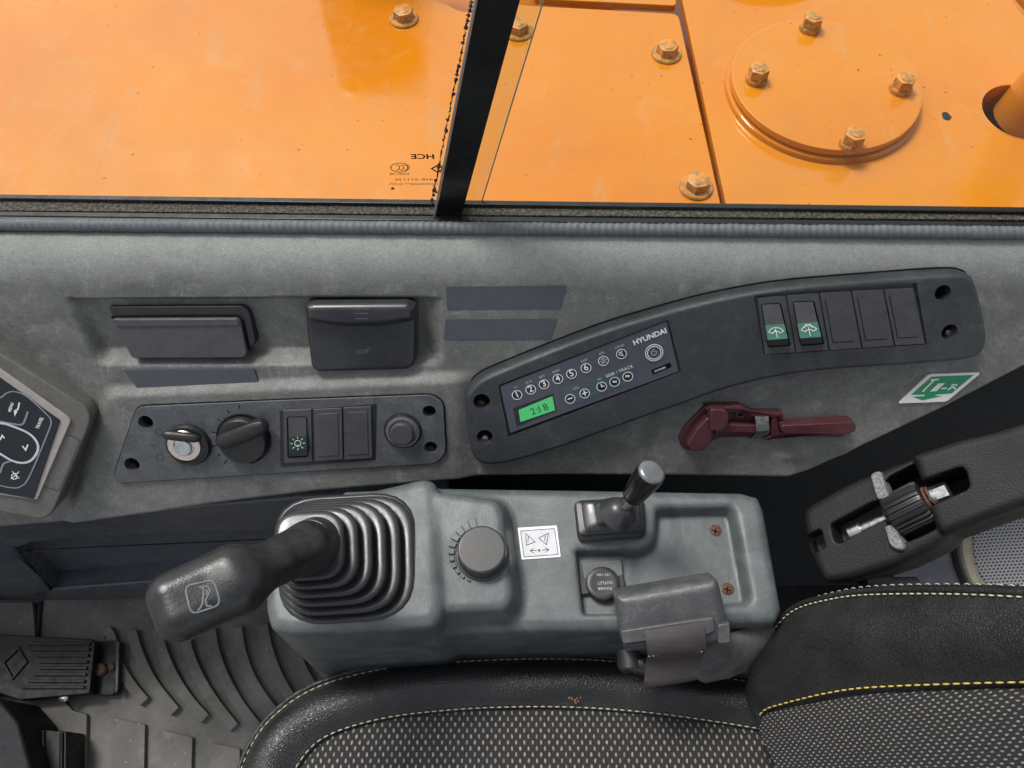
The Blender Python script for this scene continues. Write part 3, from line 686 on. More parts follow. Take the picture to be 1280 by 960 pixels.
slab('switch_frame', CP, quad(CP, [(349.5, 512.5), (470.5, 504), (469.5, 574.5), (351, 583.5)], 0, .002), -.003, .0008, M['dark'], cp, .0006, 2)
SP = CP.lift(.0012)
rocker(cp, SP, [(354.4, 512.8), (389.4, 511.2), (390.7, 576.2), (355.3, 578.3)], [(358.8, 520.5), (384, 519.5), (385.4, 570.5), (359.8, 571.8)], M['lensg'], 'lamp', .0060, 'rocker switch with dark green lamp symbol')
blank(cp, SP, [(392.2, 511.2), (427.4, 509.4), (429, 573.4), (393.6, 575.9)], 'frame')
blank(cp, SP, [(429.6, 509), (464, 507.4), (465.8, 571.8), (430.8, 574)], 'frame')
# ignition
mm = CP.mm(235, 554)
ig = lathe('ignition_switch', [(28*mm, -.002), (28*mm, .003), (26*mm, .0055), (23*mm, .006), (22*mm, .0045)], CP.mat(CP.px(236.5, 555), 0), M['dark'], cp, 40)
lathe('ring', [(20.8*mm, .003), (20.8*mm, .0062), (20*mm, .0070), (13.0*mm, .0070), (12.2*mm, .0060)], CP.mat(CP.px(233, 554), 0), M['steelw'], ig, 40)
lathe('barrel', [(11*mm, .004), (11*mm, .0074), (10*mm, .0082), (5*mm, .0084)], CP.mat(CP.px(232, 556), 0), M['steel'], ig, 28)
k0, k1 = CP.hit(202, 543, .013), CP.hit(251, 548.5, .011)
MB().add(*g_tube([k0+(k1-k0)*s for s in (0, .05, .14, .3, .6, .85, .96, 1)], [.0012, .0032, .0046, .0050, .0050, .0047, .0033, .0010], 14, hint=WL.n, flat=.85)).build('key', M['dark'], ig, sharp=0)
strokes('print', CP, [([(200+5*math.cos(k), 572+4.5*math.sin(k)) for k in np.linspace(0, 6.28, 14)[:-1]], True), ([(188, 556.5), (198, 556.5)], False), ([(199+4.5*math.cos(k), 540+4*math.sin(k)) for k in np.linspace(0, 6.28, 12)[:-1]], True)], .0005, .0002, M['dark'], cp)
# rotary knob
kn = lathe('rotary_knob', [(33.5*mm, -.001), (33.5*mm, .003), (32.3*mm, -.0023), (31*mm, .0050), (30*mm, .0085), (28.5*mm, .0100), (15*mm, .0104)], CP.mat(CP.px(305.5, 547.5), 0), M['dark'], cp, 48)
q0, q1 = CP.hit(269, 557, .016), CP.hit(331, 534, .016); dv = nrm(q1-q0); sv = np.cross(WL.n, dv); mbk = MB(); rows = []
for s, wd, hg in ((-.01, .15, .2), (.0, .45, .6), (.06, .8, .9), (.2, 1, 1), (.6, 1, 1), (.85, .95, .95), (.96, .7, .8), (1.0, .3, .5)):
    c0 = q0+(q1-q0)*s-WL.n*.010; hw = .0082*wd; hgt = .0115*hg
    rows.append([c0-sv*hw*1.1, c0-sv*hw+WL.n*hgt*.75, c0-sv*hw*.55+WL.n*hgt, c0+sv*hw*.55+WL.n*hgt, c0+sv*hw+WL.n*hgt*.75, c0+sv*hw*1.1])
mbk.add(*g_grid(rows)); mbk.add(rows[0], [tuple(range(6))]); mbk.add(rows[-1], [tuple(range(6))]); mbk.build('handle', M['dark'], kn, sharp=40)
tk = []
for a in (100, 122, 145, 170, 195, 215, 232): a = R(a); tk.append(([(306+37*math.cos(a), 547-36*math.sin(a)), (306+42*math.cos(a), 547-41*math.sin(a))], False))
strokes('scale', CP, tk, .0009, .0002, M['black'], cp)
# push button
mb_ = CP.mm(503, 537); pbm = CP.mat(CP.px(503.5, 538), 0)
pb = lathe('push_button', [(24*mb_, -.002), (24*mb_, .0006), (22.3*mb_, .0010), (22.2*mb_, .003), (20.5*mb_, .0035), (19.5*mb_, .0020)], pbm, M['dark'], cp, 40)
lathe('ring', [(21.5*mb_, .002), (21.6*mb_, .0039), (21.0*mb_, -.0023), (20.6*mb_, .0035)], pbm, M['steel'], pb, 40)
lathe('well', [(20.4*mb_, .0022), (19*mb_, .0050), (17*mb_, .0056), (15.2*mb_, .0050)], pbm, M['plate'], pb, 36)
lathe('cap', [(14.5*mb_, .003), (14.3*mb_, .0095), (13.2*mb_, .0108), (8*mb_, .0108)], CP.mat(CP.px(503.5, 538), 0), M['module'], pb, 32)

# ================================================================== RADIO / SWITCH BEZEL
BZ = WL.lift(.0190)
bz = thing('switch_bezel', 'long kinked charcoal bezel with two rocker switches and three blanks', 'control panel', WL.hit(900, 480))
outl = [(581, 489), (600, 470), (640, 452), (700, 428), (760, 406), (820, 388), (880, 372), (940, 360), (1000, 352), (1100, 344), (1180, 338.5), (1207, 341), (1217, 353), (1229, 402), (1228.5, 432), (1209, 447), (1170, 452), (1100, 457), (1020, 463), (960, 472), (900, 487), (850, 505), (800, 522), (740, 544), (700, 558), (650, 573), (618, 579), (598, 576), (588, 560), (582, 520)]
oc = np.array(outl, float); oc = catmull(np.vstack([oc, oc[:1]]), 150)[:-1]
hb = []
for x, y, r in ((602, 502, 10.5), (606, 546.5, 10), (1178.5, 366, 10), (1187, 415, 10)): hb.append((circ(BZ.px(x, y), r*BZ.mm(x, y), 20), .013))
RQ = [(622.7, 481.7), (835, 399.7), (852, 465), (635.8, 547)]
SQ = [(941.5, 368), (1145.5, 353.5), (1159, 431), (955, 444)]
hb.append((quad(BZ, RQ, 0, .0015), .006)); hb.append((quad(BZ, SQ, 0, .0015), .0035))
slab('bezel', BZ, PX(BZ, oc, -.008), -.0190, 0, M['bezel'], bz, .0105, 8, hb, draft=.001)
MB().add(*g_tube([WL.w(p_, .0006) for p_ in PX(BZ, oc, -.008)], .0012, 6, hint=BZ.n, closed=True)).build('gap', M['black'], bz)  # black tube in place of the shadow line round the bezel's foot
for q_, d_ in hb[:4]: slab('hole', BZ, inset(ccw(q_), .0001), -.0128, -.0122, M['black'], bz)  # black discs painted in as the dark of the bezel holes
for x, y, m in ((1188, 417, 'steel'), (606, 549, 'steel'), (601, 506, 'rust')):
    s_ = lathe('screw', [(.0046, 0), (.0046, .0014), (.0034, .0026), (.001, .0029)], BZ.mat(BZ.px(x, y, -.010), -.0123), M[m], bz, 18)
    cq = BZ.px(x, y, -.010); l5 = .0028
    MB().add(*g_ribbon(BZ, [cq+A(-l5, 0), cq+A(l5, 0)], .0010, -.0098)).add(*g_ribbon(BZ, [cq+A(0, -l5), cq+A(0, l5)], .0010, -.00975)).build('slot', M['black'], s_, fix=False)
tx = [55, 217, 387, 552, 719, 874]; ty = [131, 119, 106, 97, 88, 80]; bx = [105, 267, 439, 608, 776, 937]; by = [426, 413, 402, 390, 378, 368]
zz5 = lambda x, y: (930+x/4.129, 340+y/4.129)
BS = BZ.lift(-.0022)
mods = [[zz5(tx[i]+2, ty[i]), zz5(tx[i+1]-5, ty[i+1]+1), zz5(bx[i+1]-5, by[i+1]), zz5(bx[i]+2, by[i])] for i in range(5)]
rocker(bz, BS, mods[0], [zz5(85, 162), zz5(188, 158), zz5(240, 378), zz5(122, 388)], M['lensp'], 'wiper', .0135, 'rocker switch with pale green wiper symbol')
rocker(bz, BS, mods[1], [zz5(248, 150), zz5(360, 146), zz5(413, 370), zz5(290, 380)], M['lensp'], 'washer', .0135, 'rocker switch with pale green washer symbol')
for i in (2, 3, 4): blank(bz, BS, mods[i], 'groove')

# ================================================================== RADIO
RD = BZ.lift(-.0012)
rd = thing('radio', 'slim grey radio with numbered buttons and green display', 'radio', RD.hit(740, 480))
FQ = [(624.8, 482.8), (833.8, 400.8), (848.5, 464.5), (637.8, 541.5)]
slab('faceplate', RD, quad(RD, FQ, 0, .0012), -.0045, 0, M['rface'], rd, .0008, 3)
z2 = lambda x, y: (580+x/4.571, 380+y/4.571)
tdir = A(209, -82)
def rtext(s, c, size, mat='white', **k):
    c = A(*z2(*c)); return lettering(s, RD, tuple(c-tdir*.05), tuple(c+tdir*.05), size, .0010, M[mat], rd, **k)
slab('subpanel', RD, quad(RD, [z2(556, 495), z2(962, 333), z2(988, 438), z2(580, 592)], 0, .0015), -.001, .0003, M['rsub'], rd, .0001, 1)
def ring(c, r, w_, mat='white', h=.0009):
    cc = RD.px(*z2(*c)); m_ = RD.mm(700, 470)
    return MB().add(*g_ribbon(RD, circ(cc, r/4.571*m_, 26), w_*m_, h, True)).build('ring', M[mat], btn, fix=False)
m_ = RD.mm(700, 470)
for c, tx_, top in (((303, 518), '1', '1.I'), ((381, 487), '2', 'SCN'), ((457, 457), '3', 'RPT'), ((536, 426), '4', 'RDM'), ((614, 397), '5', ''), ((697, 364), '6', 'DISP'), ((796, 323), 'FM', 'APS'), ((899, 284), 'M', 'LOUD'), ((606, 540), '-', ''), ((689, 509), '+', ''), ((786, 470), 'L', 'SEL'), ((860, 443), '<<', ''), ((935, 413), '>>', '')):
    btn = lathe('button', [(25/4.571*m_, -.001), (25/4.571*m_, .0006), (23/4.571*m_, .0009)], RD.mat(RD.px(*z2(*c)), 0), M['face'], rd, 24)
    ring(c, 28, .9)
    c0 = A(*z2(*c))
    if tx_ in '123456': rtext(tx_, c, 8.2, bold=.12)
    elif tx_ == 'FM':
        rtext('FM', (c[0]-3, c[1]-9), 2.9); rtext('AM', (c[0]+3, c[1]+11), 2.9); strokes('symbol', RD, [([z2(c[0]-21, c[1]+8), z2(c[0]+21, c[1]-8)], False)], .00035, .0011, M['white'], btn)
    elif tx_ == 'M': strokes('symbol', RD, [([z2(c[0]-12, c[1]+10), z2(c[0]-12, c[1]-6), z2(c[0]-3, c[1]-8), z2(c[0]+2, c[1]-16), z2(c[0]+6, c[1]+12), z2(c[0]-3, c[1]+8)], True), ([z2(c[0]-15, c[1]-12), z2(c[0]+15, c[1]+12)], False)], .0005, .0011, M['white'], btn)
    elif tx_ == '-': strokes('symbol', RD, [([z2(c[0]-14, c[1]+5), z2(c[0]+14, c[1]-5)], False)], .0012, .0011, M['white'], btn)
    elif tx_ == '+': strokes('symbol', RD, [([z2(c[0]-15, c[1]+5), z2(c[0]+15, c[1]-5)], False), ([z2(c[0]-4, c[1]-15), z2(c[0]+4, c[1]+15)], False)], .0012, .0011, M['white'], btn)
    elif tx_ == 'L': strokes('symbol', RD, [([z2(c[0]-3, c[1]-16), z2(c[0]+1, c[1]+2), z2(c[0]+17, c[1]-3)], False)], .0010, .0011, M['white'], btn)
    else:
        s_ = -1 if tx_ == '<<' else 1
        strokes('symbol', RD, [], .001, .0011, M['white'], btn, fills=[[z2(c[0]+s_*(o-7), c[1]-8), z2(c[0]+s_*(o+6), c[1]-s_*3), z2(c[0]+s_*(o-7), c[1]+8)] for o in (-5, 8)])
    if top: rtext(top, (c[0]-10, c[1]-41), 3.1, 'offw')
rtext('VOL', (640, 482), 3.2, 'offw'); rtext('SEEK / TRACK', (888, 385), 3.9, sx=1.05); rtext('HYUNDAI', (1062, 188), 6.6, bold=.25, sx=1.04)
btn = lathe('power_button', [(47/4.571*m_, -.001), (47/4.571*m_, .0010), (44/4.571*m_, .0016), (37/4.571*m_, .0016), (35/4.571*m_, .0010)], RD.mat(RD.px(*z2(1085, 275)), 0), M['module'], rd, 32)
ring((1085, 275), 49, 1.0, h=.0014); ring((1085, 275), 38, 1.0, h=.0018)
strokes('symbol', RD, [([z2(1085+15*math.cos(k), 278+15*math.sin(k)) for k in np.linspace(-.9, math.pi+.9, 14)], False), ([z2(1082, 255), z2(1086, 275)], False)], .0006, .0019, M['offw'], btn)
dp = slab('display_frame', RD, quad(RD, [z2(280, 592), z2(508, 505), z2(527, 607), z2(300, 697)], 0, .001), -.001, .0008, M['dark'], rd, .0005, 2)
slab('display', RD, quad(RD, [z2(312, 604), z2(505, 525), z2(520, 604), z2(322, 672)], 0, .0004), -.001, .0012, M['lcd'], dp, .0001, 1)
for ch, x, y in (('2', 395, 615), (':', 420, 607), ('1', 432, 603), ('8', 466, 590)):
    c = A(*z2(x, y)); lettering(ch, RD, tuple(c-tdir*.05), tuple(c+tdir*.05), 9.0, .0015, M['lcdd'], dp, name='digit')
us = slab('usb_slot', RD, quad(RD, [z2(1068, 378), z2(1178, 334), z2(1186, 358), z2(1080, 402)], 0, .0005), -.001, .0004, M['black'], rd, .0001, 1)
slab('contact', RD, quad(RD, [z2(1085, 380), z2(1150, 354), z2(1153, 363), z2(1088, 389)], 0, .0002), 0, .0012, M['steel'], us, .0002, 1)

# ================================================================== EXIT STICKER
t = thing('exit_sign', 'green and white emergency hammer exit sticker on the panel', 'sign', WL.hit(1170, 485))
z3 = lambda x, y: (1100+x/9.143, 440+y/9.143)
slab('backing', WL, rounded(PX(WL, [z3(210, 582), z3(540, 262), z3(580, 248), z3(1128, 232), z3(1130, 248), z3(770, 548), z3(735, 562)]), .0012, 3), -.004, .0014, M['white'], t, .0002, 1)
strokes('print', WL, [], .001, .0017, M['greens'], t, fills=[[z3(590, 282), z3(1070, 262), z3(820, 473), z3(640, 487), z3(630, 500), z3(715, 503), z3(485, 552), z3(368, 512), z3(505, 505), z3(515, 487), z3(352, 490)]])
strokes('symbol', WL, [([z3(485, 455), z3(625, 315)], False), ([z3(580, 322), z3(672, 312)], False), ([z3(700, 418), z3(760, 413)], False), ([z3(775, 435), z3(812, 405), z3(840, 398), z3(862, 425)], False), ([z3(812, 385), z3(845, 372), z3(885, 380)], False)], .0016, .0020, M['white'], t, fills=[[z3(665, 360), z3(742, 357), z3(645, 447), z3(570, 452)]])

# ================================================================== EMERGENCY HAMMER
t = thing('emergency_hammer', 'dark red emergency hammer clipped in its holder on the panel', 'hammer', WL.hit(940, 550))
z4 = lambda x, y: (840+x/5.333, 490+y/5.333)
def hp(name, pts, h0, h1, bev, mat='maroon', par=None, r=.003):
    return slab(name, WL, rounded(PX(WL, [z4(*p) for p in pts], h1*.7), r, 4), h0, h1, M[mat], par or t, bev, 4)
ho = hp('holder', [(40, 300), (95, 210), (210, 95), (450, 82), (530, 128), (735, 128), (745, 165), (700, 175), (690, 275), (620, 305), (520, 300), (330, 300), (215, 345), (110, 392), (60, 360)], -.004, .004, .002)
hp('holder_wall', [(210, 95), (450, 82), (540, 130), (735, 130), (740, 158), (540, 158), (440, 112), (225, 118)], .002, .014, .002, par=ho)
hp('holder_wall', [(660, 160), (690, 158), (715, 270), (690, 285), (650, 280)], .002, .013, .002, par=ho)
MB().add(*g_tube([WL.hit(*z4(455+28*math.cos(k), 150+18*math.sin(k)), .006) for k in np.linspace(0, 6.28, 16)[:-1]], .0018, 8, closed=True)).build('loop', M['maroon'], ho)
hd = hp('hammer_head', [(90, 345), (150, 240), (225, 160), (250, 160), (275, 265), (215, 375), (120, 385)], .003, .017, .0032)
hp('striker', [(245, 95), (345, 98), (368, 130), (366, 205), (320, 245), (240, 240)], .006, .023, .0028, par=hd)
hp('neck', [(350, 203), (565, 212), (640, 215), (640, 265), (480, 262), (330, 262), (270, 275), (285, 235)], .003, .0135, .0022)
hp('handle', [(715, 205), (1195, 182), (1212, 200), (1212, 243), (1165, 268), (720, 262)], .006, .021, .0022)
hp('handle_base', [(705, 255), (1200, 250), (1130, 296), (720, 290), (640, 318), (612, 312), (615, 298)], 0, .010, .003)
P_ = [WL.hit(*z4(x, y), h) for x, y, h in ((598, 160, .004), (597, 164, .015), (600, 200, .0165), (607, 258, .0165), (596, 278, .013), (575, 300, .003), (548, 306, .002))]
W_ = WL.u*.0066; mbc = MB(); mbc.add(*g_grid([[p-W_, p-W_+WL.n*.001, p+W_+WL.n*.001, p+W_] for p in P_], closed=True)); mbc.build('clip', M['zinc'], t, sharp=30)

# ================================================================== LOWER STORAGE POCKET
LP = Pl((0, YLOW, .2), (0, -1, 0))
t = thing('storage_pocket', 'dark blue-grey lower side tray with open storage slot', 'storage tray', (-.4, YLOW, ZF))
op = PX(LP, [(16, 685), (40, 677), (86, 672.5), (200, 666), (344, 661), (520, 660), (520, 695), (330, 714), (196, 724), (66, 734)])
slab('tray', LP, rounded(PX(LP, [(-600, 655), (0, 655), (380, 622), (560, 615), (560, 724), (192, 746), (52, 753), (0, 757), (-600, 790)]), .004, 3), -.03, 0, M['navy'], t, .005, 4, [(rounded(op, .004, 3), .028)])
MB().add(*g_tube([LP.hit(14, 684, .001), LP.hit(64, 735, .001), LP.hit(200, 725, .001), LP.hit(520, 695, .001)], .0045, 8)).build('lip', M['navy'], t)
MB().add(*g_tube([LP.hit(18, 689, -.012), LP.hit(120, 684, -.012), LP.hit(360, 673, -.012)], .0012, 6)).build('rod', M['gloss'], t)

# ================================================================== CONSOLE
ZC, ZB, ZD = .600, .634, .630
def pz(pts, z): return np.array([on_z(x, y, z)[:2] for x, y in pts])
P0 = pz([(430, 616), (560, 612), (700, 614), (925, 618), (946, 624), (953, 640), (975, 765), (968, 779), (760, 790), (560, 792), (430, 792)], ZC-.010)
P1 = rounded(pz([(338, 690), (352, 655), (420, 628), (532, 601), (545, 606), (551, 640), (557, 775), (545, 789), (375, 798), (345, 792), (338, 765)], ZB-.016), .006, 3)
P2 = rounded(pz([(540, 616), (622, 626), (628, 640), (641, 745), (633, 760), (540, 764)], ZD-.002), .008, 3)
T1 = rounded(pz([(820, 634), (914, 632), (921, 640), (941, 748), (935, 755), (770, 768), (776, 686), (800, 686), (813, 681), (818, 668)], ZC), .004, 3)
T2 = rounded(pz([(720, 687), (784, 687), (786, 766), (729, 768)], ZC), .003, 3)
cons = thing('console', 'blue-grey moulded console beside the seat with tray and dial', 'console', (0, .2, ZF))
def f_console(X, Y, Z):
    flare = .05*(ZC-Z)
    d = extr(sd_poly(X, Y, P0)-flare*.6, Z-ZC, .011)
    d = smin(d, extr(sd_poly(X, Y, P1)-.045*(ZB-Z), Z-ZB+.006*np.clip((Y-.2)/.08, -1, 1), .012), .007)
    d = smin(d, extr(sd_poly(X, Y, P2)-.30*np.clip(ZD-Z, 0, .04), Z-ZD, .0055), .004)
    fl = ZC-.019+.002*np.sin(X*9)
    d = smax(d, -np.maximum(sd_poly(X, Y, T1)+.26*(ZC-Z), fl-Z), .005)
    d = smax(d, -np.maximum(sd_poly(X, Y, T2)+.10*(ZC-Z), ZC-.016-Z), .004)
    return np.maximum(d, .18-Z)
lo = (P1[:, 0].min()-.03, P0[:, 1].min()-.035, .175); hi = (P0[:, 0].max()+.035, P0[:, 1].max()+.03, ZB+.015)
sdf_obj('body', f_console, lo, hi, .0022, M['console'], cons)
MB().add(*g_slab(zpl(ZF), rounded(pz([(430, 640), (930, 640), (960, 770), (430, 780)], ZC), .01, 3), 0, .34, .0)).build('pedestal', M['dark'], cons)
TZ = zpl(ZC)
# dial
DZ = zpl(ZD); dm = DZ.mm(600, 690)
dial = lathe('dial', [(33.5*dm, -.002), (33.5*dm, .0015), (32.6*dm, .002), (31*dm, .0022), (30.2*dm, .014), (29.4*dm, .0162), (27.5*dm, .0170), (26.8*dm, .0170), (10*dm, .0170)], DZ.mat(DZ.px(603, 693), 0), M['dialm'], cons, 48)
mbt = MB()
for k in range(11):
    a = R(108+k*13.5); c0 = DZ.px(603, 693); L0, L1 = 35*dm, (47-.95*k)*dm; w0 = .0029-.00014*k
    d_ = A(math.cos(a), math.sin(a)); e_ = A(-d_[1], d_[0])
    mbt.add(*g_slab(DZ, [c0+d_*L0-e_*w0, c0+d_*L1-e_*w0*1.15, c0+d_*L1+e_*w0*1.15, c0+d_*L0+e_*w0], -.002, .0024, .0008, 2))
mbt.build('scale', M['console'], cons)
# sticker
st = slab('sticker', TZ, rounded(PX(TZ, [(647, 660), (696, 657), (701, 696.5), (652, 700)]), .001, 3), -.002, .0010, M['white'], cons, .0002, 1); st['label'] = 'white square sticker with two bucket symbols and arrows'
z5 = lambda x, y: (500+x/5.333, 590+y/5.333)
slab('panel', TZ, PX(TZ, [z5(806, 396), z5(1028, 380), z5(1052, 546), z5(828, 562)]), 0, .0012, M['paper'], st)
strokes('symbol', TZ, [([z5(803, 393), z5(1030, 376), z5(1055, 549), z5(826, 566)], True),
    ([z5(870, 525), z5(912, 522)], False), ([z5(890, 508), z5(868, 525), z5(893, 541)], False), ([z5(948, 520), z5(990, 517)], False), ([z5(968, 503), z5(992, 517), z5(972, 536)], False),
    ([z5(838, 410), z5(900, 466), z5(842, 488)], True), ([z5(856, 428), z5(852, 470)], False), ([z5(990, 408), z5(925, 440), z5(976, 484)], True), ([z5(968, 425), z5(965, 458)], False)], .00055, .0014, M['ink'], st,
    fills=[[z5(928+8*math.cos(k), 522+8*math.sin(k)) for k in np.linspace(0, 6.28, 12)[:-1]]])
# grey blank label on the dial block's sloping side
lpl = Pl(on_z(640, 682, .617), (math.cos(R(17)), 0, math.sin(R(17))), (0, 1, 0))
# power outlet
OZ = zpl(ZC-.016); ow = slab('outlet_base', OZ, rounded(PX(OZ, [(727, 702), (777, 699), (781, 738), (732, 744)], .004), .003, 3), -.002, .004, M['console'], cons, .0015, 3)
ol = lathe('outlet_cap', [(22*dm, .003), (22*dm, .0085), (21.2*dm, .0100), (20*dm, .0105), (15*dm, .0102)], OZ.mat(OZ.px(754, 729, .01), 0), M['dark'], cons, 40)
slab('hinge', OZ, rounded(PX(OZ, [(773, 719), (779, 718), (781, 737), (776, 739)], .01), .001, 2), .002, .0095, M['dark'], ol, .0008, 2)
slab('tab', OZ, rounded(PX(OZ, [(724, 722), (736, 721), (737, 741), (727, 743)], .008), .001, 2), .002, .0065, M['dark'], ol, .0008, 2)
OT = OZ.lift(.0108)
lettering('12V 10A', OT, (764, 718), (745, 718.5), 3.2, 0, M['offw'], ol, sx=1.1); lettering('OUTLET', OT, (766, 728), (747, 728.6), 3.6, 0, M['offw'], ol); lettering('POWER', OT, (765, 735), (747, 735.6), 3.6, 0, M['offw'], ol)
# rusty tray screws
TF = zpl(ZC-.019)
for x, y in ((894, 664), (909, 737)):
    s_ = lathe('screw', [(.0062, -.002), (.0062, .001), (.0052, .0022), (.0022, .0030)], TF.mat(TF.px(x, y), .0006), M['rust'], cons, 20)
    c0 = TF.px(x, y, .0036); MB().add(*g_ribbon(TF, [c0+A(-.0028, .001), c0+A(.0028, -.001)], .0012, .0039)).add(*g_ribbon(TF, [c0+A(-.001, -.0028), c0+A(.001, .0028)], .0012, .00395)).build('slot', M['black'], s_, fix=False)

# ================================================================== JOYSTICK
joy = thing('joystick', 'black joystick with ribbed rubber boot leaning over the console', 'joystick', on_z(430, 700, ZB))
def rrect(x0, x1, y0, y1, z, r=.34, n=6):
    q = pz([(x0, y0), (x1, y0-(x1-x0)*.06), (x1+3, y1-(x1-x0)*.06), (x0+5, y1)], z); L = min(np.linalg.norm(q[0]-q[1]), np.linalg.norm(q[1]-q[2]))
    return np.array([[*p, z] for p in rounded(q, L*r, n)])
rows = []; NR = 6
bx0 = dict(x0=(346, 344), x1=(514, 420), y0=(629, 645), y1=(782, 722))
def bring(t, grow, z):
    l = lambda k: bx0[k][0]+(bx0[k][1]-bx0[k][0])*t
    cx, cy = (l('x0')+l('x1'))/2, (l('y0')+l('y1'))/2; g = grow
    return rrect(l('x0')-g, l('x1')+g, l('y0')-g, l('y1')+g, z)
zb0, zb1 = ZB-.006, .712
rows.append(bring(0, 5, zb0)); rows.append(bring(0, 5, zb0+.005)); rows.append(bring(0, 2, zb0+.0065))
for k in range(NR):
    t0 = k/(NR-1)*.93; zz = zb0+.010+(zb1-zb0-.016)*(k/(NR-1)); dz = (zb1-zb0-.016)/(NR-1)
    for g, dd in ((-8, -.50), (-2.5, -.48), (.5, -.42), (1.6, -.30), (1.8, 0.0), (1.2, .10), (-.6, .17), (-3, .19), (-8, .18), (-11.5, .12), (-13, -.02)):
        if k == NR-1 and g < -9: continue
        rows.append(bring(min(1, t0+dd*.03), g, zz+dz*dd))
cap_in = bring(1, -14, rows[-1][0][2]+.001); rows.append(cap_in)
mbj = MB(); mbj.add(*g_grid(rows, closed=True)); mbj.add(cap_in, [tuple(range(len(cap_in)))]); mbj.build('boot', M['rubber'], joy, sharp=0)
gz = [on_z(402, 675, .700), on_z(384, 684, .730), on_z(345, 702, .752), on_z(305, 722, .770), on_z(262, 742, .782)]
g00 = on_z(404, 676, .672)
hx = nrm(on_z(210, 762, .788)-on_z(310, 716, .778)); hn = nrm(A(-.12, -.22, .97)); hn = nrm(hn-hx*(hn@hx)); hy = np.cross(hn, hx)
hc = on_z(256, 742, .778)
def f_grip(X, Y, Z):
    d = sd_cap(X, Y, Z, g00, gz[1], .0232, .0192)
    d = smin(d, sd_cap(X, Y, Z, gz[1], gz[2], .0192, .0168), .002)
    d = smin(d, sd_cap(X, Y, Z, gz[2], gz[3], .0168, .0170), .002)
    d = smin(d, sd_box(X, Y, Z, hc, (hx, hy, hn), (.0345, .0238, .0172), .0158), .016)
    return d
sdf_obj('grip', f_grip, np.min([gz[0], hc], 0)-.075, np.max([gz[0], hc], 0)+.075, .0016, M['grip'], joy)
ax_ = nrm(gz[2]-gz[0]); c_ = gz[1]*.75+gz[0]*.25; s_, t_ = frame_of(ax_, A(0, 0, 1))
MB().add(*g_tube([c_+(s_*math.cos(k)+t_*math.sin(k))*.0192 for k in np.linspace(0, 6.2832, 41)[:-1]], .0009, 6, closed=True)).build('seam_ring', M['grip'], joy)
HP = Pl(hc+hn*.0173, hn, hx*-1); hpx = lambda x, y: HP.px(180+x/3.765, 580+y/3.765)
def drop(p):
    q = p+HP.n*.012
    for _ in range(24): q = q-HP.n*float(f_grip(*(A(c) for c in q))[0])*.8
    return q
def raised(name, lines, r, mat):
    mb = MB()
    for pts, cl in lines:
        P_ = resample(np.vstack([pts, pts[:1]]) if cl else pts, 36); P_ = P_[:-1] if cl else P_
        mb.add(*g_tube([drop(HP.w(hpx(*p), 0)) for p in P_], r, 6, hint=HP.n, closed=cl))
    return mb.build(name, mat, joy)
sq = rounded([A(192, 575), A(330, 545), A(362, 660), A(222, 708)], 34, 5)
raised('outline', [(list(sq), True)], .0008, M['seal'])
raised('horn_symbol', [([(262, 585), (268, 580), (282, 590), (276, 660), (262, 682), (252, 688)], False), ([(268, 580), (300, 576), (312, 598), (300, 622), (290, 640), (296, 668), (318, 668)], False), ([(290, 592), (300, 602), (292, 618)], False)], .0008, M['seal'])

# ================================================================== SMALL LEVER
t = thing('control_lever', 'small black control lever with pleated boot and pale tip', 'lever', on_z(762, 660, ZC))
mbl = MB(); rows = []
def lring(x0, x1, y0, y1, z): return rrect(x0, x1, y0, y1, z, .16, 4)
for x0, x1, y0, y1, z in ((718, 805, 628, 676, ZC-.002), (717, 805, 627, 677, ZC+.005), (718, 803, 627, 674, ZC+.0075), (722, 799, 629, 669, ZC+.009), (719, 804, 626, 671, ZC+.014), (720, 803, 626, 669, ZC+.017), (728, 796, 629, 663, ZC+.019), (726, 799, 627, 664, ZC+.026), (729, 797, 627, 661, ZC+.028), (741, 793, 629, 655, ZC+.029), (742, 793, 628, 655, ZC+.038), (746, 792, 629, 652, ZC+.040)):
    rows.append(lring(x0, x1, y0, y1, z))
mbl.add(*g_grid(rows, closed=True)); mbl.add(rows[-1], [tuple(range(len(rows[-1])))]); mbl.build('boot', M['rubber'], t, sharp=50)
l0, l1, l2, l3 = on_z(770, 643, ZC+.038), on_z(781, 632, ZC+.052), on_z(790, 622, ZC+.062), on_z(816, 588, ZC+.105)
MB().add(*g_tube([l0, l0*.4+l1*.6, l1], [.017, .0125, .0085], 24)).build('boot_neck', M['rubber'], t, sharp=60)
MB().add(*g_tube([l0*.3+l1*.7, l2+(l3-l2)*.1], .0058, 20)).build('rod', M['steel'], t)
ld_ = l3-l2
kb = MB().add(*g_tube([l2+ld_*s for s in (0, .04, .12, .3, .6, .86, .93)], [.0078, .0092, .0100, .0108, .0118, .0124, .0122], 28)).build('knob', M['gloss'], t, sharp=60)
MB().add(*g_tube([l2+ld_*s for s in (.925, .95, .98, 1.0, 1.01)], [.0118, .0116, .0108, .0085, .004], 28)).build('tip', M['tipm'], kb, sharp=0)

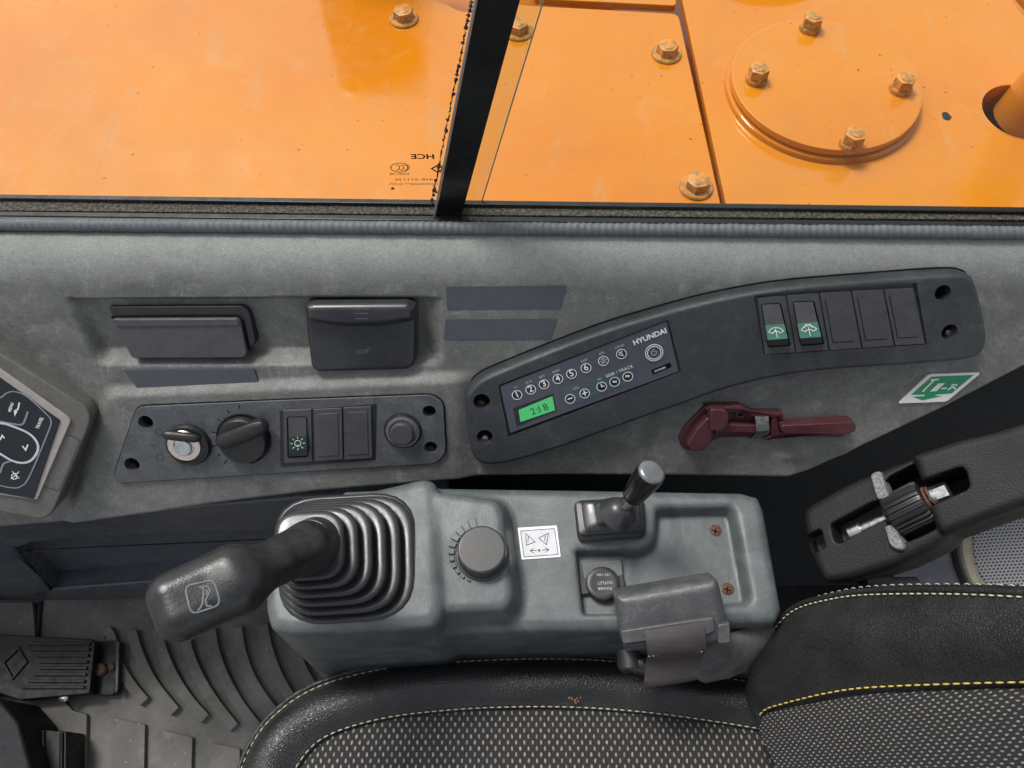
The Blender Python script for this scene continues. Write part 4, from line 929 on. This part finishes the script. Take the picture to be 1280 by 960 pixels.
# ================================================================== MONITOR
mo = thing('monitor', 'grey display monitor with button pad at the left edge', 'monitor', WL.hit(30, 620, .02))
MP = Pl(WL.hit(60, 550, .030), (.16, -.72, .68), (1, .1, 0))
zm = lambda x, y: (x/4.364, 440+y/4.364)
slab('case', MP, rounded(PX(MP, [(-240, 330), (-2, 440.5), zm(470, 300), zm(497, 345), zm(490, 400), zm(290, 880), zm(230, 918), zm(0, 875), (-240, 610)]), [.02, 0, .008, .006, .006, .010, .010, 0, .02], 5), -.05, 0, M['mon'], mo, .004, 4)
bzm = slab('bezel', MP, rounded(PX(MP, [(-200, 352), zm(0, 85), zm(375, 350), zm(392, 372), zm(208, 803), zm(0, 775), (-200, 585)]), [.01, 0, .002, .002, .002, 0, .01], 4), -.004, .0022, M['bez_m'], mo, .0016, 3)
fc = slab('button_pad', MP, rounded(PX(MP, [(-190, 365), zm(0, 130), zm(335, 368), zm(190, 795), zm(0, 760), (-190, 575)]), [.01, 0, .001, .001, 0, .01], 3), -.004, .0032, M['face'], mo, .0008, 2)
zq = lambda L: [zm(*p) for p in L]
def mstroke(pts, wd, mat, cl=False, n=40, h=.0036):
    q = catmull(zq(pts), n); return strokes('outline', MP, [(list(map(tuple, q)), cl)], wd, h, M[mat], fc)
mstroke([(-120, 300), (0, 250), (40, 222), (85, 217), (150, 245), (260, 345), (278, 380), (265, 430), (160, 680), (110, 735), (60, 740), (0, 728), (-120, 700)], .0013, 'mline', h=.0036)
mstroke([(-60, 375), (0, 388), (40, 395), (150, 440), (200, 490), (205, 540), (170, 590), (120, 605), (60, 590), (0, 555), (-60, 530)], .0022, 'paper', h=.0040)
mstroke([(0, 378), (70, 392), (120, 395), (140, 360), (152, 325)], .0018, 'mline', n=14, h=.0038); mstroke([(0, 660), (20, 610), (60, 595)], .0018, 'mline', n=10, h=.0038)
lettering('MENU', MP, zm(48, 335), zm(72, 268), 3.6, .0038, M['white'], fc, bold=.15); lettering('TRAVEL', MP, zm(202, 422), zm(232, 352), 4.2, .0038, M['white'], fc, bold=.15, sx=.9)
strokes('symbol', MP, [(zq([(106, 275), (98, 312), (84, 318)]), False), (zq([(0, 480), (12, 455), (24, 470)]), False), (zq([(122, 512), (140, 535), (152, 505)]), False)], .0013, .0038, M['white'], fc, fills=[zq([(75, 318), (96, 322), (80, 352)])])
strokes('symbol', MP, [(zq([(62, 690), (66, 668), (84, 662), (92, 690), (76, 694)]), True), (zq([(66, 650), (106, 690)]), False), (zq([(104, 652), (64, 692)]), False)], .0008, .0038, M['white'], fc)
mstroke([(415, 470), (370, 455), (330, 490), (240, 690), (240, 730), (290, 750)], .0005, 'dark', h=.0005); mstroke([(290, 750), (330, 735), (425, 510), (436, 485), (415, 470)], .0005, 'dark', h=.0007)

# ================================================================== FLOOR MAT
FZ = zpl(ZF)
fm = thing('floor_mat', 'dusty grey rubber floor mat with curved ribs', 'floor mat', on_z(200, 850, ZF))
slab('mat', FZ, rounded(PX(FZ, [(-300, 752), (430, 735), (600, 760), (600, 1300), (-300, 1300)]), .01, 3), -.01, 0, M['mat'], fm, .002, 2)
rb = [[(132, 794), (140, 792), (150, 828), (166, 856), (184, 878)], [(168, 791), (175, 815), (190, 848), (207, 872), (222, 890)], [(200, 788), (206, 815), (219, 845), (238, 875), (259, 899)], [(233, 788), (239, 818), (254, 852), (273, 882), (295, 910)],
      [(266, 787), (271, 815), (283, 848), (302, 882), (325, 912)], [(299, 785), (303, 812), (314, 845), (330, 872), (350, 898)], [(331, 782), (336, 808), (346, 838), (360, 865), (378, 890)], [(364, 780), (369, 806), (379, 836), (394, 862), (410, 885)]]
for L in rb:
    c = resample(catmull([FZ.px(x, y) for x, y in L], 30), 16); tg = np.gradient(c, axis=0); tg /= np.linalg.norm(tg, axis=1, keepdims=True); nn = np.stack([-tg[:, 1], tg[:, 0]], 1)
    slab('rib', FZ, np.vstack([c+nn*.0085, (c-nn*.0085)[::-1]]), -.002, .0125, M['mat'], fm, .0012, 2)
for L in ([(146, 898), (184, 906), (182, 1010), (140, 1010)], [(206, 913), (243, 922), (240, 1020), (204, 1020)], [(265, 929), (302, 936), (300, 1030), (263, 1030)], [(325, 945), (362, 950), (362, 1040), (325, 1040)]):
    slab('pad', FZ, rounded(PX(FZ, L), .002, 2), -.002, .009, M['mat'], fm, .001, 2)
# raised mat edge around the pedal opening
ed = catmull([FZ.hit(x, y, .001) for x, y in [(50, 752), (48, 775), (46, 800)]], 8); MB().add(*g_tube(ed, .006, 8)).build('edge', M['dark'], fm)
slab('raised_step', FZ, rounded(PX(FZ, [(-200, 868), (62, 868), (80, 872), (94, 888), (112, 893), (112, 900), (107, 1100), (-200, 1100)]), .004, 3), -.002, .009, M['mat'], fm, .003, 3)
slab('raised_step', FZ, rounded(PX(FZ, [(-200, 756), (46, 754), (50, 800), (48, 866), (-200, 866)]), .004, 3), -.002, .014, M['mat'], fm, .003, 3)

# ================================================================== PEDALS
pd = thing('foot_pedal', 'black ribbed rubber foot pedal with diamond emblem', 'pedal', on_z(60, 840, ZF))
PZ = zpl(ZF+.045); zp = lambda x, y: (x/4.175, 730+y/4.175)
pt = slab('pad', PZ, rounded(PX(PZ, [(-260, 770), zp(0, 262), zp(480, 288), zp(497, 305), zp(468, 572), zp(100, 606), zp(0, 572), (-260, 880)]), .003, 3), -.014, 0, M['pedal'], pd, .003, 3)
for y, x0 in ((313, 150), (343, 172), (375, 195), (407, 215), (440, 205), (473, 180), (508, 150), (540, 120)):
    x1 = 476-(y-313)*.14
    slab('rib', PZ, PX(PZ, [zp(x0, y-8), zp(x1, y-8), zp(x1, y+8), zp(x0, y+8)]), -.001, .0045, M['pedal'], pt, .0012, 2)
MB().add(*g_tube([PZ.hit(*zp(*p), .001) for p in ((100, 335), (140, 410), (68, 495), (20, 412))], .003, 6, closed=True)).build('emblem', M['pedal'], pt)
br = slab('bracket', zpl(ZF+.02), rounded(PX(zpl(ZF+.02), [(100, 802), (147, 800.5), (150, 812), (147, 858), (141, 869), (100, 867)]), .003, 3), -.012, 0, M['pedal'], pd, .001, 2)
BZp = zpl(ZF+.02)
slab('flange', BZp, PX(BZp, [(147, 801), (152, 803), (150, 862), (147, 868)]), -.01, .008, M['dark'], br, .001, 1)
lathe('bolt', [(.011, 0), (.011, .006), (.009, .009), (.004, .0095)], BZp.mat(BZp.px(127, 837), 0), M['rust'], br, 18)
lathe('bolt', [(.006, 0), (.006, .006), (.004, .008)], BZp.mat(BZp.px(141, 834), 0), M['rust'], br, 14)
lathe('bolt', [(.008, 0), (.008, .004), (.004, .006)], PZ.mat(PZ.px(76, 871), -.012), M['steel'], pd, 14)
lv = thing('pedal_post', 'black upright pedal post in the bottom left corner', 'pedal', on_z(66, 945, ZF))
LZ = zpl(ZF+.07)
slab('post', LZ, rounded(PX(LZ, [(49, 912), (83, 914), (82, 1100), (46, 1100)]), .003, 3), -.06, 0, M['pedal'], lv, .003, 3)
MB().add(*g_tube([LZ.hit(54, 914, .002), LZ.hit(53, 1080, .002)], .003, 8)).build('ridge', M['gloss'], lv); MB().add(*g_tube([LZ.hit(77, 916, .002), LZ.hit(75, 1080, .002)], .003, 8)).build('ridge', M['gloss'], lv)
gb = thing('lever_box', 'blue-grey angled box cut off by the bottom left corner', 'box', on_z(10, 950, ZF))
GZ = zpl(ZF+.13)
slab('box', GZ, rounded(PX(GZ, [(-200, 850), (-4, 872), (22, 902), (46, 990), (60, 1150), (-200, 1150)]), .008, 4), -.12, 0, M['rearw'], gb, .008, 4)

# ================================================================== SEAT
seat = thing('seat', 'black leather seat with speckled grey fabric and pale stitching', 'seat', (.05, -.1, ZF+.02))
NS = 150
def c3(pts, z, n=NS): return np.array([on_z(x, y, z) for x, y in resample(catmull(pts, 200), n)])
Opx = [(285, 1150), (289, 1050), (294, 990), (306, 945), (335, 900), (388, 861), (470, 836), (580, 825), (700, 822), (800, 828), (880, 842), (960, 853), (1040, 862)]
Ipx = [(352, 1150), (357, 1050), (366, 990), (379, 955), (412, 923), (480, 902), (560, 892), (640, 888), (720, 888.5), (800, 894), (880, 904), (960, 917), (1040, 930)]
O = c3(Opx, .470); I_ = c3(Ipx, .489)
def lerp(a, b, t): return a*(1-t)+b*t
rows = []
out = O+np.array([0, .004, 0])
for dz, k in ((-.16, -.030), (-.08, .004), (-.03, .006), (-.012, .004), (-.004, .001)): rows.append(O+A(0, k, dz))
for t_, zz in ((0, .4695), (.015, .4730), (.03, .4712), (.05, .4718), (.08, .477), (.16, .488), (.28, .4975), (.42, .503), (.56, .5035), (.70, .5005), (.82, .496), (.91, .4925), (.955, .4915), (.975, .4885), (1.0, .4870)):
    r_ = lerp(O, I_, t_); r_[:, 2] = zz; r_[:, 2] += .0012*np.sin(np.arange(NS)*.19+t_*5)*math.sin(math.pi*t_); rows.append(r_)
lth = MB().add(*g_grid(rows)).build('cushion_bolster', M['leather'], seat, sharp=0)
def uvgrid(o, rows):
    me = o.data; uvl = me.uv_layers.new(name='UVMap'); m = len(rows[0]); uv = np.zeros((len(rows)*m, 2))
    return me, uvl, uv, m
def fabric(name, rows, uvf, par):
    mb = MB(); V, Fc = g_grid(rows); uvs = [uvf(p) for r in rows for p in r]; mb.add(V, Fc); o = mb.build(name, M['fabric'], par, sharp=0)
    l = o.data.uv_layers.new(name='UVMap')
    for lp in o.data.loops: l.data[lp.index].uv = uvs[lp.vertex_index]
    return o
F2 = I_.copy(); rows = []
for t_, zz in ((-.012, .4855), (0, .4880), (.01, .4905), (.03, .493), (.1, .496), (.3, .494), (.6, .489), (1, .487)):
    r_ = I_.copy(); yt = -.42; r_[:, 1] = I_[:, 1]+(yt-I_[:, 1])*t_; r_[:, 0] = I_[:, 0]; r_[:, 2] = zz; rows.append(r_)
fabric('cushion_fabric', rows, lambda p: (p[0], p[1]), seat)
def stitches(name, C3, up, ln, gap, rad, mat, par, lift=.0006, tilt=0.0):
    C3 = np.asarray(C3); L = np.r_[0, np.cumsum(np.linalg.norm(np.diff(C3, axis=0), axis=1))]; mb = MB(); s = 0
    at = lambda q: np.array([np.interp(q, L, C3[:, k]) for k in range(3)])
    while s+ln < L[-1]:
        a, b = at(s), at(s+ln); m = at(s+ln/2)+up*rad*1.1; a2, b2 = a-up*rad*.3, b-up*rad*.3
        mb.add(*g_tube([a2+up*lift, lerp(a, m, .55)+up*lift, m+up*lift, lerp(b, m, .55)+up*lift, b2+up*lift], [rad*.4, rad, rad*1.05, rad, rad*.4], 6)); s += ln+gap
    return tag(mb.build(name, mat, par, sharp=0), kind='stuff')
zu = A(0, 0, 1)
q = lerp(O, I_, .035); q[:, 2] = .4716; stitches('stitching', q, zu, .0052, .0022, .0006, M['thread'], seat)
q = lerp(O, I_, .945); q[:, 2] = .4918; stitches('stitching', q, zu, .0052, .0018, .00068, M['thread'], seat)
MB().add(*g_tube(O+A(0, .002, .001), .0026, 8)).build('piping', M['leather'], seat, sharp=0)

# ---- backrest (leans back, towards +x)
BP = Pl(on_z(946, 891, .515), (-.945, -.03, .325), (0, -1, 0))
OBp = [(951, 905), (941, 876), (938, 853), (944, 830), (957, 804), (977, 775), (998, 758), (1030, 748), (1080, 740.5), (1180, 739), (1280, 743), (1450, 755), (1900, 790)]
IBp = [(951.5, 905.5), (953, 900), (958, 893), (968, 888.5), (985, 885), (1010, 880), (1040, 874), (1080, 868), (1130, 865), (1200, 862), (1280, 859.5), (1450, 857), (1900, 850)]
def c2b(pts, n=120): return np.array([BP.hit(x, y) for x, y in resample(catmull(pts, 240), n)])
def match(pts, n=120):     # keep knots in step so that the loft does not shear
    return np.array([BP.hit(x, y) for x, y in catmull(pts, n)])
OB, IB = match(OBp), match(IBp); rows = []
oc_ = OB.mean(0); away = BP.v*0+nrm(A(0, 1, 0))
edge_dir = np.gradient(OB, axis=0); edge_dir /= np.linalg.norm(edge_dir, axis=1, keepdims=True); outw = -np.cross(edge_dir, BP.n); outw *= np.sign((outw@A(0, 1, 0)).mean())
for dn, k in ((-.075, -.012), (-.05, .004), (-.025, .006), (-.010, .004), (-.004, .0015)): rows.append(OB+BP.n*dn+outw*k)
for t_, hh in ((0, 0), (.02, .0022), (.04, .0012), (.07, .003), (.16, .010), (.32, .0165), (.5, .018), (.68, .0145), (.82, .009), (.92, .0055), (.955, .0045), (.975, .0020), (1, .0005)):
    wd = np.linalg.norm(OB-IB, axis=1); sc = np.clip(wd/.05, .05, 1.0)[:, None]
    rows.append(lerp(OB, IB, t_)+BP.n*hh*sc)
bk = MB().add(*g_grid(rows)).build('backrest', M['leather'], seat, sharp=0)
TBp = [(1010, 1040), (1012, 1040), (1018, 1040), (1028, 1040), (1045, 1040), (1065, 1040), (1090, 1040), (1120, 1040), (1160, 1040), (1220, 1040), (1300, 1040), (1450, 1040), (1900, 1040)]
TB = match(TBp); rows = []
for t_, hh in ((-.015, -.003), (0, .0005), (.015, .0030), (.05, .005), (.2, .006), (.5, .003), (1, -.002)): rows.append(lerp(IB, TB, t_)+BP.n*hh)
rows.append(rows[-1]+A(0, -.15, 0)); rows.append(rows[-1]+A(0, -.20, 0))
fabric('backrest_fabric', rows, lambda p: ((p-BP.P)@BP.u*1.7, ((p-BP.P)@BP.v)*1.35), bk)
lft = [r[0] for r in rows]; MB().add(*g_grid([[p for p in lft], [p-BP.n*.05 for p in lft]])).build('backrest_underside', M['leather'], bk)
q = np.array([lerp(OB[i], IB[i], .945)+BP.n*.0050*min(1, np.linalg.norm(OB[i]-IB[i])/.05) for i in range(len(OB))])[14:]; stitches('stitching', q, BP.n, .0062, .0022, .0007, M['thready'], bk)
q = np.array([lerp(OB[i], IB[i], .03)+BP.n*.0018 for i in range(len(OB))])[34:]; stitches('stitching', q, BP.n, .0046, .0020, .00065, M['thread'], bk)
q = np.array([OB[i]+BP.n*-.010+outw[i]*.005 for i in range(len(OB))])[56:]; stitches('stitching', q, nrm(A(0, .8, .5)), .0055, .0030, .0005, M['thread'], bk, lift=.0002)
MB().add(*g_tube([p+BP.n*.0005+o_*.001 for p, o_ in zip(OB[14:], outw[14:])], .0022, 8)).build('piping', M['leather'], bk, sharp=0)
# small dried-mud fleck on the cushion
fk = thing('dirt_fleck', 'small dried mud fleck on the leather bolster', 'dirt', on_z(719, 876, .503)); mb = MB()
for k in range(9):
    c = on_z(719+random.uniform(-7, 7), 876+random.uniform(-4, 3), .5032); mb.add(*g_lathe([(.0012*random.uniform(.5, 1.2), -.0005), (.0008, .0006), (.0003, .0009)], 6, Matrix.Translation(Vector(c))))
mb.build('fleck', plain('mud', (.22, .12, .07), .9), fk)

# ================================================================== SEAT BELT
sl = thing('belt_sleeve', 'grey suede belt sleeve tucked behind the buckle', 'seat belt', on_z(925, 815, .5))
rows = []
for (xa, ya, za), (xb, yb, zb) in zip([(860, 806, .585), (890, 800, .585), (915, 790, .580), (945, 783, .572), (990, 777, .556)], [(860, 840, .545), (885, 852, .540), (915, 846, .534), (945, 833, .530), (990, 816, .522)]):
    a, b = on_z(xa, ya, za), on_z(xb, yb, zb); m_ = (a+b)/2+A(0, -.002, .009)
    rows.append([a-A(0, 0, .012), a, lerp(a, m_, .6)+A(0, 0, .003), m_, lerp(b, m_, .6)+A(0, 0, .003), b, b-A(0, 0, .012)])
MB().add(*g_grid(rows)).build('sleeve', M['suede'], sl, sharp=0)
bu = thing('belt_buckle', 'dark grey seat belt buckle housing lying on the console edge', 'buckle', on_z(840, 770, .60))
zk = lambda x, y: (750+x/5.333, 700+y/5.333)
UP_ = Pl(on_z(842, 765, .628), (-.05, -.42, .90), (1, 0, 0))
def bp(name, pts, h0, h1, bev, mat, par=None, r=.003, seg=4): return slab(name, UP_, rounded(PX(UP_, [zk(*p) for p in pts]), r, 4), h0, h1, M[mat], par or bu, bev, seg)
M['buck'] = plastic('buckle_plastic', (.062, .063, .066), (.18, .18, .19), .45, .38, 1300, .2, 30, streak=False)
hq = rounded(PX(UP_, [zk(*p) for p in [(100, 240), (770, 127), (800, 150), (862, 410), (868, 555), (700, 600), (175, 640), (140, 540), (130, 460)]]), .003, 3)
hs_ = sdf_obj('housing', lambda X, Y, Z: np.maximum(extr(sd_poly(X, Y, hq), Z+.12*np.clip((-.002-Y), 0, .1)-.10*np.clip(Y-.02, 0, .1), .010), -.032-Z), (hq[:, 0].min()-.006, hq[:, 1].min()-.006, -.036), (hq[:, 0].max()+.006, hq[:, 1].max()+.006, .012), .0012, M['buck'], bu, UP_.mat())
bp('end_cap', [(780, 425), (868, 415), (872, 555), (785, 560)], -.028, .0012, .003, 'buck', hs_)
bp('release_button', [(133, 465), (755, 372), (775, 470), (700, 500), (640, 510), (300, 540), (150, 560)], -.02, .0026, .003, 'buck', hs_)
bp('button_lip', [(148, 555), (310, 535), (315, 570), (155, 590)], -.02, .0006, .002, 'dark', hs_)
rows = []   # webbing loop wraps over the button and hangs below
for k, (xa, ya, xb, yb, h) in enumerate([(285, 462, 672, 402, .0028), (290, 470, 676, 410, .0060), (300, 500, 690, 440, .0085), (308, 550, 703, 500, .0085), (315, 605, 708, 575, .0060), (318, 640, 706, 612, .0015), (312, 665, 690, 640, -.006), (300, 720, 672, 690, -.012), (296, 800, 660, 770, -.014), (298, 848, 640, 800, -.016), (300, 852, 636, 803, -.022)]):
    a, b = UP_.hit(*zk(xa, ya), h), UP_.hit(*zk(xb, yb), h); rows.append([lerp(a, b, s)+UP_.n*.0018*math.sin(math.pi*s) for s in np.linspace(0, 1, 12)])
wb = MB().add(*g_grid(rows)); wb.add(*g_grid([[p-UP_.n*.002 for p in r] for r in rows])); wb = wb.build('webbing', M['web'], bu, sharp=0)
stc = np.array([UP_.hit(*zk(x, y), h) for x, y, h in ((320, 640, .0030), (450, 628, -.0023), (580, 618, -.0023), (700, 606, .0030))]); stitches('stitching', stc, UP_.n, .0022, .0016, .0007, M['seal'], wb)
rod = MB().add(*g_tube([UP_.hit(*zk(150, 690), -.024), UP_.hit(*zk(190, 676), -.020), UP_.hit(*zk(300, 700), -.020)], .009, 14, flat=.8)).build('stalk', M['gloss'], bu, sharp=60)
MB().add(*g_tube([UP_.hit(*zk(200, 720), -.02), UP_.hit(*zk(190, 600), -.025)], .011, 12)).build('stalk_sleeve', M['dark'], bu, sharp=60)

# ================================================================== ARMREST
AP = Pl(on_z(1100, 650, .66), (-.66, -.16, .735), (1, 0, 0))
ar = thing('armrest', 'black pebbled armrest folded up, with knurled adjuster wheel', 'armrest', AP.hit(1020, 700, -.05))
za = lambda x, y: (990+x/4.266, 520+y/4.266)
def ap(pts, h=0.0): return np.array([AP.px(*za(*p), h) for p in pts])
F1 = rounded(ap([(48, 520), (75, 480), (300, 355), (480, 285), (660, 215), (800, 180), (830, 640), (760, 700), (560, 800), (300, 880), (165, 895), (110, 790), (65, 640)]), .006, 3)
F2_ = rounded(ap([(648, 225), (660, 208), (900, 130), (1060, 95), (1240, 40), (1900, -160), (1900, 330), (1240, 480), (800, 640), (755, 560)]), .005, 3)
slots = [(rounded(ap([(203, 577), (425, 458), (540, 440), (545, 530), (470, 560), (250, 682), (225, 670)]), .002, 2), .024), (rounded(ap([(450, 420), (520, 320), (650, 250), (690, 345), (770, 600), (690, 640), (590, 680), (520, 600)]), .002, 2), .05),
         (rounded(ap([(640, 365), (915, 272), (938, 300), (957, 375), (945, 395), (740, 490)]), .003, 2), .05), (rounded(ap([(70, 640), (152, 600), (177, 700), (105, 735)]), .002, 2), .022)]
def f_arm(X, Y, Z):
    d = extr(sd_poly(X, Y, F1), Z, .009)
    d = smin(d, extr(sd_poly(X, Y, F2_), Z-.006, .008), .002)
    d = np.maximum(d, -.062-Z)
    for k, (q_, dep) in enumerate(slots):
        d = smax(d, -np.maximum(sd_poly(X, Y, q_), -dep-Z), .0016)
    return d
lo = (min(F1[:, 0].min(), F2_[:, 0].min())-.01, min(F1[:, 1].min(), F2_[:, 1].min())-.01, -.066); hi = (max(F1[:, 0].max(), F2_[:, 0].max())+.01, max(F1[:, 1].max(), F2_[:, 1].max())+.01, .014)
sdf_obj('body', f_arm, lo, (min(hi[0], .30), hi[1], hi[2]), .0014, M['armp'], ar, AP.mat())
for pts in ([(425, 320), (445, 302), (478, 295), (525, 425), (520, 445), (460, 450)], [(498, 590), (560, 572), (580, 650), (612, 690), (605, 720), (560, 715), (528, 690)]):
    slab('worn_lug', AP, rounded(ap(pts), .003, 4), -.012, .0052, M['armw'], ar, .003, 4)
w0, w1 = AP.hit(*za(525, 540), -.006), AP.hit(*za(720, 445), -.006); wa = nrm(w1-w0); s_, t_ = frame_of(wa, AP.n)
mw = Matrix.Identity(4)
for i in range(3): mw[i][0] = s_[i]; mw[i][1] = t_[i]; mw[i][2] = wa[i]; mw[i][3] = w0[i]
Lw = float(np.linalg.norm(w1-w0))
gear = lambda a: 1-.09*(.5+.5*math.tanh(4*math.cos(22*a)))
wh = lathe('adjuster_wheel', [(.0135, 0), (.0172, .001), (.0182, .003), (.0182, Lw-.004), (.0170, Lw-.001), (.011, Lw)], mw, M['dark'], ar, 132, gear, sharp=50)
def along(nm, pa, pb, ha, hb_, r, mat, n=20, par=ar): return MB().add(*g_tube([AP.hit(*za(*pa), ha), AP.hit(*za(*pb), hb_)], r, n)).build(nm, M[mat], par)
sh = along('bolt', (330, 620), (840, 405), -.006, -.006, .0042, 'zinc')
along('copper_washer', (505, 540), (545, 522), -.006, -.006, .0066, 'rust', par=sh); along('tip', (310, 628), (372, 600), -.006, -.006, .0062, 'steel', par=sh)
for a_, b_, r_ in (((700, 455), (712, 449), .0115), ((722, 444), (734, 439), .0108), ((744, 435), (752, 431), .010)): along('washer', a_, b_, -.006, -.006, r_, 'rust', 24, sh)
along('washer', (752, 432), (775, 424), -.006, -.006, .0085, 'zinc', 24, sh)
along('nut', (775, 424), (838, 400), -.006, -.006, .0088, 'zinc', 6, sh)
kb_ = thing('armrest_pivot', 'small worn grey pivot knob between armrest and seat piping', 'knob', on_z(1090, 728, .58))
MB().add(*g_tube([on_z(1078, 727, .60), on_z(1108, 724, .60)], .010, 18)).build('knob', M['dark'], kb_); MB().add(*g_tube([on_z(1106, 733, .585), on_z(1146, 732, .585)], .008, 24)).build('spindle', M['plate'], kb_)

# ================================================================== SPEAKER
spk = thing('speaker', 'round speaker with perforated grille and beige ring behind the seat', 'speaker', on_z(1300, 700, .30))
KP = Pl(on_z(1300, 700, .30), (-.15, -.25, .95)); km = KP.mm(1300, 700); kc = KP.px(1312, 690)
lathe('ring', [(114*km, -.03), (114*km, 0), (111*km, .004), (104*km, .005), (99*km, .001)], KP.mat(kc), M['beige'], spk, 72)
lathe('basket', [(121*km, -.04), (121*km, -.004), (117*km, 0), (112*km, 0)], KP.mat(kc), M['dark'], spk, 72)
lathe('grille', [(99*km, 0), (96*km, .003), (70*km, .006), (30*km, .008)], KP.mat(kc), M['grille'], spk, 64)
sh_ = MB(); slab('shelf', KP, rounded(PX(KP, [(1120, 560), (1900, 500), (1900, 950), (1120, 760)]), .01, 3), -.06, -.012, M['navy'], spk, .004, 3)
